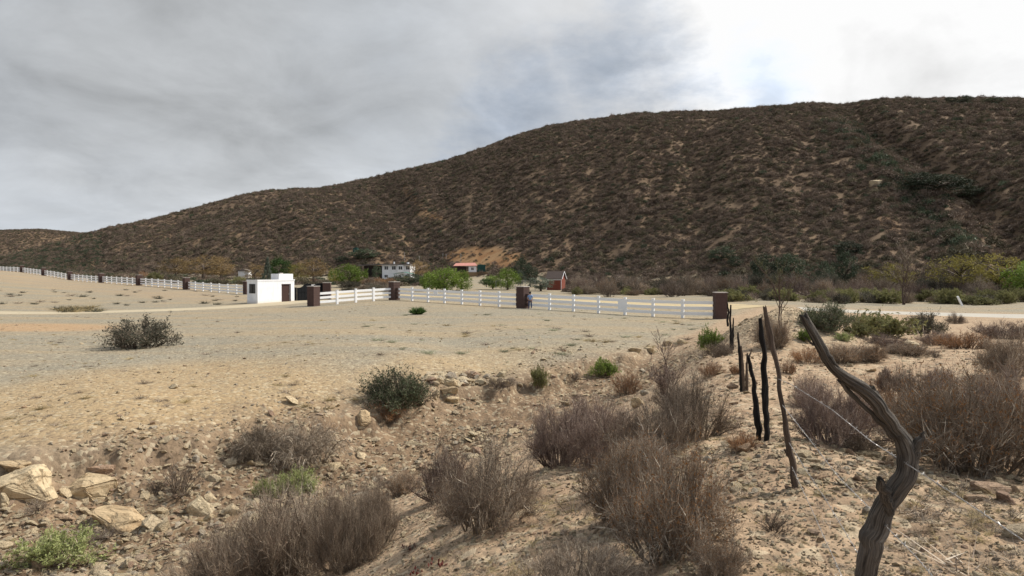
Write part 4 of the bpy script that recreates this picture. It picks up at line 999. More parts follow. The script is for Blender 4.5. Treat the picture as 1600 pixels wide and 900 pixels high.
# ================================================================== STAKES AND BARBED WIRE
def stake(pts, label, mat='stakewood', sides=10, nseg=60, rough=.16, extra=None, mats2=None, name='wooden_stake', base_drop=.15):
    """pts: (px, py, depth, radius in px); extra: list of other such branches"""
    arr = []
    for br in [pts] + (extra or []):
        q = np.array([[*P(a_, b_, c_), r_ * c_ / F] for a_, b_, c_, r_ in br]); arr.append(q)
    base = Vector(arr[0][-1, :3]); gzb = g1(base.x, base.y)
    if arr[0][-1, 2] > gzb - base_drop:
        last = arr[0][-1].copy(); last[2] = gzb - base_drop; arr[0] = np.vstack([arr[0], last])
    root = empty(name, (base.x, base.y, gzb), 0, label, 'fence post')
    for i, q in enumerate(arr):
        n_ = nseg if i == 0 else max(10, nseg // 3); rs = resample(q, n_); rs[:, :3] -= np.array([base.x, base.y, gzb])
        jit = fbm(np.linspace(0, 9, n_) + i * 9 + base.x, np.zeros(n_) + sides, 3, 5 + i) * rs[:, 3] * .7
        rs[:, 0] += jit; rs[:, 0] += (np.abs(vnoise(np.linspace(0, len(q) * .9, n_) + i * 5 + 3.3, np.zeros(n_), 21)) - .12) * rs[:, 3] * (.9 if rough > .24 and i == 0 and sides > 20 else 0); 
        v, f, g = tube_arrays(rs[:, :3], np.maximum(rs[:, 3], .002), sides if i == 0 else sides // 2 + 3, rough, 3 + i * 5 + int(abs(base.x) * 10), 1.1 if rough > .28 else .5)
        o = mesh_np('post_trunk' if i == 0 else 'branch_stub', v, f, M[mat], root, attrs={'grain': g}, smooth=rough < .2)
    return root
d0 = 2.9
big = stake([(1255.5,493,2.85,6.6),(1259,502,2.85,7.0),(1265,515,2.85,8.0),(1276.5,536,2.85,8.9),(1290.5,557,2.86,9.9),(1305,575,2.87,10.3),(1323,593,2.88,11.3),(1345,608,2.88,11.8),(1367,626,2.88,11.3),(1382,650,2.89,10.8),(1398,673,2.9,10.3),(1409,690,2.9,12.0),(1416,707,2.9,13.3),(1415,726,2.9,13.3),(1406,750,2.9,14.6),(1389,781,2.92,15.9),(1374,809,2.93,15.9),(1365,841,2.94,16.3),(1359,873,2.95,15.5),(1356,905,2.96,15.0),(1354,990,2.97,17.2)],
 'thick gnarled grey post leaning left in the right foreground', 'oldwood', 56, 260, .26,
 [[(1445,675,2.86,1.5),(1437,688,2.87,6),(1429,705,2.89,9.5),(1418,732,2.9,10)],
  [(1375,748,2.84,5.5),(1377,754,2.85,8.5),(1383,768,2.87,9.5),(1388,784,2.89,10),(1389,800,2.91,9)],
  [(1364,604,2.86,4.5),(1367,613,2.87,6),(1371,628,2.88,8),(1381,648,2.89,8)],
  [(1407,664,2.9,1),(1410,676,2.9,3.5),(1415,690,2.9,5),(1416,706,2.9,7)],
  [(1403,661,2.88,1),(1405,672,2.88,3),(1409,688,2.88,5)],
  [(1311,574,2.84,.8),(1302,566,2.84,3),(1290,548,2.845,4),(1280,531,2.85,4)],
  [(1312,594,2.89,5),(1330,616,2.9,5),(1345,631,2.9,4),(1360,645,2.9,3.5),(1379,663,2.9,4.5),(1396,684,2.9,5)],
  [(1255,526,2.85,.7),(1262,531,2.85,1.6),(1272,540,2.85,2.5)]])
d1 = hit(1242, 762).y
stake([(1196,480,d1+.1,3.6),(1204,520,d1+.07,4.6),(1213,570,d1+.04,4.8),(1220,620,d1,5.2),(1230,680,d1,6),(1237,725,d1,6.2),(1242,762,d1,6.5)], 'tall thin brown stake leaning left, next left of the thick post', 'stakewood', 10, 90, .2,
      [[(1226,702,d1,1.5),(1229,707,d1,3.5),(1235,715,d1,4)]])
d2 = hit(1197, 688).y
stake([(1189,497,d2,3.8),(1191,515,d2,4.6),(1193,545,d2,5),(1194,600,d2,5.2),(1196,650,d2,5.5),(1198,688,d2,6)], 'tall charred black stake standing upright beside the leaning brown stake', 'charwood', 10, 90, .25)
o = stake([(1188.3,495,d2-.04,4),(1190.5,515,d2-.04,5.0),(1192.5,536,d2-.05,5.1)], 'x', 'ashwood', 10, 20, .2) if False else None
stake([(1171,557,d2+.2,3.0),(1176,585,d2+.2,4),(1180,620,d2+.15,4.4),(1183,655,d2+.1,4.6),(1185,685,d2+.1,5)], 'short charred black stake left of the taller black one', 'charwood', 10, 60, .25)
d3 = hit(1159, 612).y
stake([(1153,520,d3,1.5),(1155,545,d3,2.2),(1157,575,d3,2.4),(1157,600,d3,2.6),(1158,612,d3,2.8)], 'thin dark stake at the front of the middle cluster of stakes', 'charwood', 8, 40)
stake([(1158,541,d3,2.0),(1160,570,d3,3),(1161,600,d3,3.2),(1161,616,d3,3.4)], 'grey stake at the centre of the middle cluster of stakes', 'stakewood', 8, 40)
stake([(1168,552,d3,1.8),(1167,580,d3,2.2),(1167,605,d3,2.6),(1167,622,d3,2.8)], 'forked grey stake at the right of the middle cluster of stakes', 'stakewood', 8, 40, extra=[[(1175,545,d3,1),(1171,556,d3,1.4),(1167,568,d3,1.8)]])
d4 = hit(1142, 552).y
stake([(1142,477,d4,1.2),(1141,500,d4,1.8),(1142,530,d4,2.4),(1142,552,d4,2.6)], 'tall thin dark stake in the far part of the old stake line', 'charwood', 8, 30)
stake([(1146,497,d4+1,1),(1145,520,d4+1,1.8),(1145,545,d4+1,2.0)], 'short thin dark stake behind the tall far one', 'charwood', 8, 30)
d5 = 45
stake([(1136,472,d5,1.2),(1139,485,d5,1.6),(1137,500,d5,1.8)], 'crooked dark stick standing right beside the rightmost pillar', 'charwood', 8, 30)

wires = [
 [(1216,592,d1),(1237,601,d1-.3),(1300,640,4.2),(1362,690,3.3),(1400,714,2.92),(1425,730,2.84),(1500,778,2.5),(1600,845,2.08),(1900,1040,1.2)],
 [(1222,632,d1),(1260,680,4.5),(1310,745,3.7),(1362,797,3.05),(1388,826,2.86),(1430,868,2.55),(1470,915,2.2),(1560,1020,1.6)],
 [(1237,728,d1),(1247,750,4.8),(1268,795,4.2),(1290,845,3.7),(1318,905,3.2),(1345,960,2.97)],
 [(1232,690,d1),(1260,735,4.6),(1290,780,4.0),(1320,830,3.5),(1350,880,3.05),(1362,905,2.95)]]
wl = ['top strand of barbed wire running from the leaning stake past the thick post', 'second strand of barbed wire crossing the thick post at mid height', 'lowest strand of barbed wire, farthest left of the thick post', 'third strand of barbed wire, between the lowest and second strands']
for wp, lb in zip(wires, wl):
    q = np.array([P(*c)[:] for c in wp]); n_ = 260; rs = resample(q, n_)
    a_ = np.linspace(0, 260, n_); off = np.stack([np.cos(a_), 0 * a_, np.sin(a_)], 1) * .0018
    c0 = rs[0].copy(); rs = rs - c0; root = empty('barbed_wire', c0, 0, lb, 'wire')
    parts = [tube_arrays(rs + off, np.full(n_, .0012), 4), tube_arrays(rs - off, np.full(n_, .0012), 4)]
    v, f, g = join(parts); mesh_np('strand', v, f, M['galv'], root)
    bs = []; L = np.concatenate([[0], np.cumsum(np.linalg.norm(np.diff(rs, axis=0), axis=1))])
    rng = np.random.default_rng(5)
    for s in np.arange(.06, L[-1], .11):
        c_ = np.array([np.interp(s, L, rs[:, i]) for i in range(3)])
        for _ in range(2):
            dd = norm(rng.normal(size=3)) * .014; bs.append(tube_arrays(np.array([c_ - dd, c_, c_ + dd]), [.0008, .0014, .0008], 3))
    v, f, g = join(bs); mesh_np('barb', v, f, M['galv'], root)['kind'] = 'stuff'

# ================================================================== BIG ROCKS
rocks = [
 (-12,90,722,797,'largest tilted slab with grey top at the left edge',11,'sandstone',True,(0,-14,25)),
 (72,180,737,786,'pale flat topped slab right of the tilted slab',12,'sandstone',True,(0,4,10)),
 (120,238,787,840,'golden boulder in front of the pale slab',13,'sandstone',False,(6,8,0)),
 (-12,56,717,744,'flat rock behind the tilted slab at the left edge',14,'sandstone',True,(0,2,0)),
 (130,186,722,744,'brownish rock behind the pale slab, partly buried',15,'redstone',True,(0,0,0)),
 (-14,14,766,803,'rounded pale rock cut by the left edge',16,'palestone',False,(0,0,0)),
 (289,336,772,814,'greenish grey slab leaning left under the small dry bush',17,'palestone',True,(0,-35,0)),
 (346,374,785,810,'blocky grey stone right of the leaning slab',18,'palestone',True,(0,35,20)),
 (316,336,799,817,'white triangular stone below the leaning slab',19,'palestone',False,(0,0,0)),
 (332,357,817,833,'rounded brown stone beside the gully pebbles',20,'redstone',False,(0,0,0)),
 (-8,25,842,862,'pale rock at the left edge below the slabs',21,'palestone',False,(0,0,0)),
 (204,228,807-15,812-2,'small pale pointed stone on the right of the golden boulder',22,'palestone',True,(0,-15,0)),
 (552,584,637,669,'pointed cream boulder in front of the round green bush',23,'sandstone',False,(0,0,30)),
 (690,716,587,608,'cream block topmost of the stone pile right of the green bush',24,'sandstone',False,(0,8,0)),
 (688,717,603,617,'flat cream block in the middle of the stone pile',25,'sandstone',True,(0,-8,0)),
 (690,721,617,633,'lowest flat cream block of the stone pile',26,'sandstone',True,(0,4,0)),
 (671,689,604,628,'whitish boulder between the green bush and the stone pile',27,'palestone',False,(0,0,0)),
 (727,753,578,593,'rounded orange stone on the bank top',28,'redstone',False,(0,0,0)),
 (762,779,588,608,'blocky tan stone right of the orange stone',29,'sandstone',False,(0,0,0)),
 (773,792,578,592,'rounded grey stone at the right end of the stone pile',30,'palestone',False,(0,0,0)),
 (655,671,586,598,'small white stone at the shoulder of the green bush',31,'palestone',False,(0,0,0)),
 (980,1004,540,552,'cream stone on the rubble bank left of the bare sapling',32,'sandstone',False,(0,0,0)),
 (1002,1025,541,551,'flat buff stone right beside the bare sapling twigs',33,'sandstone',True,(0,0,0)),
 (1036,1052,530,543,'tan stone behind the bare sapling',34,'sandstone',False,(0,0,0)),
 (1057,1071,528,541,'pointed cream stone right of the sapling top',35,'palestone',False,(0,0,0)),
 (982,1012,616,641,'rough sandstone block among the purple bushes',36,'sandstone',False,(0,20,0)),
 (1132,1156,597,610,'orange brown stone left of the middle stakes',37,'redstone',False,(0,0,0)),
 (1510,1582,751,777,'large tan slab under the big brown bush on the right',38,'redstone',True,(0,6,0)),
 (1549,1594,766,790,'reddish slab with a hollow at the right edge',39,'redstone',True,(0,8,20)),
 (1507,1546,771,786,'pinkish flat stone left of the reddish slab',40,'redstone',True,(0,0,0)),
 (1566,1614,813,848,'grey tan rock at the right edge below the slabs',41,'palestone',False,(0,-12,0)),
 (1338,1380,704,717,'long white flat stone left of the thick post',42,'palestone',True,(0,0,0)),
 (1382,1398,718,730,'small orange stone touching the thick post',43,'redstone',False,(0,0,0)),
 (1346,1361,789,808,'dark grey stone half hidden by the thick post',44,'greystone',False,(0,0,0)),
 (1258,1279,714,724,'small flat white stone beside the second stake',45,'palestone',True,(0,0,0)),
 (1408,1437,530,544,'white rock among low bushes on the sandy flat',46,'palestone',False,(0,0,0)),
 (1256,1272,497,512,'pale tilted rock on the rubble mound',47,'palestone',True,(0,45,0)),
 (1570,1600,660,672,'pale stone in front of the big brown bush',48,'palestone',True,(0,0,0)),
 (705,717,640,648,'small tan stone on the bare bank below the pile',49,'palestone',False,(0,0,0)),
 (555,572,622+40,672,'small white stone at the foot of the pointed boulder',50,'palestone',False,(0,0,0)),
 (592,606,724,736,'round white stone among pebbles in the gully',51,'palestone',False,(0,0,0)),
 (556,565,704,714,'little white cube of stone in the gully',52,'palestone',True,(0,0,0)),
 (400,412,652,668-6,'small white stone by the arching grey bush',53,'palestone',False,(0,0,0)),
]
for (x0, x1, y0, y1, lb, sd_, mt, sl, tl) in rocks:
    px_rock(x0, x1, y0, y1, lb, sd_, mt, sl, tl)
rk = hit(1370, 288); kq = rk.y / F; place(rock_mesh(71, 1, .12, 18, 3, 'palestone', True), 'boulder', rk, (14 * kq, 9 * kq, 8 * kq), (0, 0, 0), 'big pale rock outcrop high on the dark hillside', 'boulder')

# ================================================================== NEAR SHRUBS
N_ = [
 (612,652,112,74,'green','round dark green bush with a brown front on the gully bank','green_shrub'),
 (600,658,66,40,'rust','dry tan bush growing against the front of the round green bush','dry_shrub'),
 (655,640,50,44,'bare','thin brown twigs at the right flank of the round green bush','dry_shrub'),
 (400,722,80,60,'arching','grey drooping bush, left half of the pair on the bank','dry_shrub'),
 (462,733,118,82,'arching','larger grey drooping bush on the bank above the yellow green plant','dry_shrub'),
 (272,778,74,66,'bare','small scraggly dry bush above the leaning slab','dry_shrub'),
 (240,775,40,30,'bare','low dead twigs left of the scraggly dry bush','dry_shrub'),
 (75,893,112,62,'pale','pale green leafy bush in the bottom left corner','green_shrub'),
 (50,805,50,28,'bare','low dead roots and twigs under the tilted slab','dry_shrub'),
 (160,850,90,24,'bare','flat dead twigs below the golden boulder','dry_shrub'),
 (458,772,62,40,'pale','bright yellow green plant above the bottom purple bushes, right clump','green_shrub'),
 (418,780,46,34,'pale','smaller yellow green clump at the left of the bright plant','green_shrub'),
 (445,915,210,165,'fountain','large upright purple grey bush at the bottom left centre','dry_shrub'),
 (350,940,190,120,'fountain','low fuzzy grey bush at the bottom edge left of centre','dry_shrub'),
 (545,890,120,130,'fountain','purple grey bush right of the large bottom bush','dry_shrub'),
 (585,835,70,90,'fountain','dark upright bush at the edge of the bare slope','dry_shrub'),
 (627,775,52,46,'brown','small tan bush between the gully pebbles and the red bush','dry_shrub'),
 (690,782,88,96,'purple','reddish purple bush left of the big grey bush','dry_shrub'),
 (765,828,165,140,'grey','big grey twiggy bush in the centre foreground','dry_shrub'),
 (720,815,70,80,'brown','brown bush tucked under the left side of the big grey bush','dry_shrub'),
 (880,728,120,112,'purple','dark purple bush left of the central thicket','dry_shrub'),
 (950,725,120,100,'purple','purple brown bush in the front of the central thicket','dry_shrub'),
 (925,680,110,70,'purple','low purple bush at the rear of the central thicket','dry_shrub'),
 (1020,720,130,100,'grey','grey brown bush in the middle of the central thicket','dry_shrub'),
 (1085,690,110,112,'grey','tall grey bush at the right end of the central thicket','dry_shrub'),
 (1060,640,80,45,'grey','hazy grey bush behind the bare sapling','dry_shrub'),
 (1060,868,200,190,'brown','largest brown bush with orange twigs in the right centre foreground','dry_shrub'),
 (985,830,130,150,'brown','brown bush joined to the left of the largest brown bush','dry_shrub'),
 (1010,760,130,90,'brown','bush behind the largest brown bush','dry_shrub'),
 (915,945,210,100,'fountain','low grey fuzzy bush at the bottom edge centre','dry_shrub'),
 (1130,905,90,70,'brown','low brown bush at the bottom right of the largest brown bush','dry_shrub'),
 (205,545,108,50,'fieldgreen','wide dark grey green bush alone in the open field','green_shrub'),
 (943,589,42,30,'bright','bright green round bush on the rubble bank','green_shrub'),
 (1112,546,40,34,'bright','bright green bush near the old stake line','green_shrub'),
 (1128,557,52,26,'grey','dark dead bush under the bright green bush of the stake line','dry_shrub'),
 (842,612,28,40,'yellow','thin olive bush on the stony bank','green_shrub'),
 (1114,588,48,26,'rust','rust coloured low bush left of the middle stakes','dry_shrub'),
 (1150,585,24,20,'rust','tiny rust bush touching the middle stakes','dry_shrub'),
 (982,618,54,40,'rust','tan and rust bush at the back of the central thicket','dry_shrub'),
 (1165,705,56,34,'rust','thin rust tuft at the foot of the black stakes','dry_shrub'),
 (780,612,50,26,'bare','dark dead twigs on the bank right of the stone pile','dry_shrub'),
 (795,606,40,16,'grey','low grey bush on the stony bank','dry_shrub'),
 (897,598,40,20,'bare','flat grey dead bush left of the bright round bush','dry_shrub'),
 (1275,640,70,60,'purple','purple brown bush seen just right of the leaning brown stake','dry_shrub'),
 (1320,700,140,120,'purple','large purple brown bush behind the thick post','dry_shrub'),
 (1375,668,90,84,'rust','rusty brown bush in the middle behind the thick post','dry_shrub'),
 (1450,680,110,80,'brown','brown bush just right of the thick post','dry_shrub'),
 (1420,640,66,78,'bare','bare grey bush with stiff upright branches','dry_shrub'),
 (1350,710,70,40,'grey','low grey bush below the large purple brown bush','dry_shrub'),
 (1548,742,230,190,'brown','huge brown bush at the right edge','dry_shrub'),
 (1480,715,110,90,'brown','brown bush leaning out from the left of the huge one','dry_shrub'),
 (1610,700,130,140,'purple','dark bush behind the huge brown bush at the right edge','dry_shrub'),
 (1500,655,120,70,'purple','purple bush behind the huge brown bush','dry_shrub'),
 (1590,590,90,80,'grey','grey bush at the right edge by the sandy flat','dry_shrub'),
 (1560,640,80,70,'brown','light brown bush below the grey right edge bush','dry_shrub'),
 (1400,612,60,44,'purple','small purple bush at the near edge of the sandy flat','dry_shrub'),
 (1470,605,50,36,'purple','small bush on the sandy flat left of the huge bush','dry_shrub'),
 (1300,520,90,46,'green','dark green tall bush in front of the gravel road','green_shrub'),
 (1270,512,40,26,'green','small deep green bush on top of the rubble mound','green_shrub'),
 (1385,527,100,40,'yellow','wide yellow green bush left of the white rock','green_shrub'),
 (1345,527,50,24,'yellow','low yellow green clump beside the rubble mound','green_shrub'),
 (1320,533,30,14,'pale','pale green tuft under the rubble mound','green_shrub'),
 (1455,522,64,36,'fieldgreen','dark grey bush in front of the gravel road','green_shrub'),
 (1498,506,30,18,'grey','small dark bush beside the gravel road','dry_shrub'),
 (1208,545,66,56,'brown','dark brown bush just behind the leaning brown stake','dry_shrub'),
 (1262,535,30,22,'bright','small green sprig on the rubble mound slope','green_shrub'),
 (1265,568,56,30,'rust','reddish brown bush left of the thick post tip','dry_shrub'),
 (1322,568,80,36,'brown','brown low bush under the thick post tip','dry_shrub'),
 (1365,566,60,32,'brown','low brown bush right of the thick post tip','dry_shrub'),
 (1430,556,84,22,'brown','low brown bush below the white rock','dry_shrub'),
 (1395,545,70,26,'purple','purple low bush around the white rock','dry_shrub'),
 (1470,540,70,26,'purple','purple low bush right of the white rock','dry_shrub'),
 (1520,545,100,30,'rust','long low rust bush at the far side of the sandy flat','dry_shrub'),
 (1575,530,90,32,'purple','purple grey bush near the road at the right edge','dry_shrub'),
 (1466,560,26,12,'bare','tiny dry bush alone on the sandy flat','dry_shrub'),
 (1220,545,40,40,'bare','thin bare bush right behind the leaning brown stake','dry_shrub'),
 (1215,835,70,40,'bare','dead twigs on the bare soil left of the thick post','dry_shrub'),
 (640,862,36,14,'bare','small dead twigs on the bare foreground slope','dry_shrub'),
 (1235,585,36,24,'rust','small rust bush between the leaning stake and the thick post','dry_shrub'),
]
for i, (cx, by, w_, h_, kd, lb, nm_) in enumerate(N_):
    px_shrub(cx, by, w_, h_, kd, lb, None, i % 3, None, nm_)
# spiky plant in the field
p = hit(653, 491); kq = p.y / F; root = empty('spiky_plant', p, 0, 'dark green spiky plant alone in the field before the fence', 'plant')
rng = np.random.default_rng(4); nn = 420; th_ = rng.uniform(0, 6.28, nn); e_ = rng.uniform(.25, 1.45, nn); ln = rng.uniform(.5, 1., nn) * 15 * kq
A_ = np.stack([np.cos(th_) * .15, np.sin(th_) * .15, 0 * th_], 1) * 1.5; B_ = A_ + np.stack([np.cos(th_) * np.cos(e_), np.sin(th_) * np.cos(e_), np.sin(e_)], 1) * ln[:, None]
mo = mesh_np('leaf', ribbons(A_, B_, np.full(nn, .13), rng).reshape(-1, 3), np.arange(nn * 3).reshape(-1, 3), M['lf_treed'], root, attrs={'rnd': np.repeat(rng.random(nn), 3)}); mo['kind'] = 'stuff'
# succulents, dark red, near foreground
rng = np.random.default_rng(9); M['redleaf'] = simple('dark_red_leaf', (.13, .03, .022), .6, .2, 30)
for i, (cx, by, lb) in enumerate([(645, 858, 'dark red succulent on the bare foreground slope'), (690, 884, 'larger dark red succulent near the bottom edge'), (655, 896, 'dark red succulent at the very bottom edge')]):
    p = hit(cx, by); root = empty('red_succulent', p, 0, lb, 'plant')
    for j in range(9 + 4 * (i == 1)):
        me = STONES['redstone'][j % 6]; 
        rr = rock_mesh(300 + i * 20 + j, 1.6, 0, 10, 0, 'redstone'); rr.materials.clear(); rr.materials.append(M['redleaf'])
        q = bpy.data.objects.new('leaf', rr); C.objects.link(q); q.parent = root; q.location = (rng.normal() * .06, rng.normal() * .04, .015); q.scale = (.012, .012, .016)

# bare sapling in front of the bank, and another by the road
def bare_tree(loc, h, seed, label, nm='bare_sapling', lean=0., r0=.02, spread=.5, depth=4, mat='tw_purple', trunks=3):
    rng = random.Random(seed); parts = []; spk = []
    def grow(p, d, ln, r_, lv):
        pts = [p]; q = p; dd = d.copy(); n_ = 5
        for i in range(n_):
            dd = (dd + Vector((rng.gauss(0, .14), rng.gauss(0, .14), rng.gauss(.06, .06)))).normalized(); q = q + dd * ln / n_; pts.append(q)
            if lv > 0 and i > 0:
                for _ in range(2 if lv > 1 else 3):
                    if rng.random() < .75:
                        s_ = Vector((rng.gauss(0, 1), rng.gauss(0, 1), rng.gauss(.3, .4))).normalized()
                        grow(q, (dd + s_ * spread * 1.5).normalized(), ln * rng.uniform(.35, .6), r_ * .5, lv - 1)
        if lv == 0: spk.append((pts[0][:], pts[-1][:], r_ * 1.6))
        else: parts.append(tube_arrays(np.array([x[:] for x in pts]), np.linspace(r_, r_ * .45, n_ + 1), 5))
    for k in range(trunks):
        grow(Vector((rng.gauss(0, .05), rng.gauss(0, .05), -.05)) * (h / 2), Vector((lean + rng.gauss(0, .16) * (k > 0), rng.gauss(0, .1), 1)).normalized(), h * (1 if k == 0 else rng.uniform(.55, .85)), r0 * (1 if k == 0 else .7), depth)
    root = empty(nm, loc, 0, label, 'tree'); v, f, g = join(parts)
    mesh_np('trunk', v, f, M['tw_purple'], root, attrs={'rnd': np.full(len(v), .15)})
    rg = np.random.default_rng(seed); A_ = np.array([s[0] for s in spk]); B_ = np.array([s[1] for s in spk]); W_ = np.array([max(s[2], .004) for s in spk])
    mesh_np('crown', ribbons(A_, B_, W_, rg).reshape(-1, 3), np.arange(len(spk) * 3).reshape(-1, 3), M[mat], root, attrs={'rnd': np.repeat(rg.random(len(spk)), 3)})
    return root
sp0 = hit(1048, 648); bare_tree(sp0, (648 - 565) / F * sp0.y * .9, 7, 'tall bare dark sapling rising out of the central thicket', r0=.014 * sp0.y / 11, spread=.5, depth=4, trunks=5)
sp0 = hit(1222, 512); bare_tree(sp0, (512 - 400) / F * sp0.y * .7, 11, 'thin bare tree standing on the rubble mound before the road', r0=.03, spread=.3, depth=3, mat='lf_yellow', trunks=2)

# ================================================================== TREES BEYOND
def crown_mesh(seed, n_cl, per, leaf, shape='round', droop=0.):
    rng = np.random.default_rng(seed); c = norm(rng.normal(size=(n_cl, 3))) * (rng.uniform(.25, 1, n_cl) ** .45)[:, None]
    if shape == 'round':
        lob = 1 + .25 * np.sin(np.arctan2(c[:, 1], c[:, 0]) * 3 + seed) ; c[:, :2] *= (lob * (.85 + .15 * rng.random(n_cl)))[:, None]; c[:, 2] = np.where(c[:, 2] < -.5, c[:, 2] * .7, c[:, 2])
    if shape == 'cone':
        z = rng.random(n_cl) ** 1.5; a_ = rng.uniform(0, 6.28, n_cl); r_ = (1 - z) * (.75 + .25 * np.sin(z * 40)) * rng.uniform(.4, 1, n_cl); c = np.stack([np.cos(a_) * r_, np.sin(a_) * r_, z * 2 - 1], 1)
    cr = .22 if shape != 'cone' else .12
    cc = np.repeat(c, per, 0); N = len(cc); off = norm(rng.normal(size=(N, 3))) * (rng.random(N) ** .5 * cr)[:, None]; off[:, 2] *= .8
    off[:, 2] -= droop * rng.random(N) * .5
    q = cc + off; u = norm(rng.normal(size=(N, 3)) * np.array([1, 1, 1 - .5 * droop]) + np.array([0, 0, -droop * 1.5])); v = norm(np.cross(u, rng.normal(size=(N, 3)))); s = leaf * rng.uniform(.5, 1.2, N)[:, None]
    tri = np.stack([q - u * s, q + v * s * .6, q + u * s], 1); tone = np.repeat(rng.random(n_cl) * .5, per) + rng.random(N) * .5
    return tri, tone
CR = {}
def tree(kind, loc, rx, h, label, group=None, var=0, trunk_h=None, name='tree'):
    spec = {'willow': ('lf_tree', 'round', .9), 'deep': ('lf_treed', 'round', 0.), 'autumn': ('lf_autumn', 'round', 0.), 'gold': ('lf_gold', 'round', .0), 'oak': ('lf_oak', 'round', 0.), 'conifer': ('lf_conifer', 'cone', .4), 'sagebush': ('lf_conifer', 'round', 0.)}[kind]
    key = (kind, var)
    if key not in CR:
        sparse = kind in ('autumn', 'gold')
        tri, tone = crown_mesh(sum(map(ord, kind)) + var * 31, 120 if not sparse else 130, 30 if not sparse else 18, .075 if not sparse else .06, spec[1], spec[2])
        CR[key] = soup_mesh('crown', tri, tone, M[spec[0]])
        rng = random.Random(var); parts = [tube_arrays(np.array([(0, 0, -1.15), (.02, 0, -.8), (0, .02, -.3), (.03, 0, .3)]), [.09, .065, .05, .02], 6)]
        if spec[1] == 'round':
            for k in range(9):
                a_ = k * .7 + var; z0 = -.7 + .08 * k; e = Vector((math.cos(a_) * .75, math.sin(a_) * .75, z0 + .55)); parts.append(tube_arrays(np.array([(0, 0, z0), (e.x * .5, e.y * .5, z0 + .35), tuple(e)]), [.035, .024, .01], 5))
        v, f, g = join(parts); o = mesh_np('trunk', v, f, M['bark']); CR[key + ('t',)] = o.data; bpy.data.objects.remove(o)
    root = empty(name, loc, 0, label, 'tree', group)
    th_ = trunk_h if trunk_h is not None else .12
    for nm_, me in (('crown', CR[key]), ('trunk', CR[key + ('t',)])):
        o = bpy.data.objects.new(nm_, me); C.objects.link(o); o.parent = root; o.scale = (1, 1, .5 * (1 - th_)); o.location.z = 1 - .5 * (1 - th_)
        o.rotation_euler.z = var * 1.3 + loc[0]
    root.scale = (rx, rx, h)
    return root
def px_tree(cx, by, w_, h_, Y, kind, label, group=None, var=0, th_=.1, name='tree'):
    p = onground(cx, by, Y); k = Y / F; b0 = P(cx, by, Y).z
    top = P(cx, by - h_, Y).z; return tree(kind, p, w_ / 2 * k, max(top - p.z, 1.0), label, group, var, th_, name)
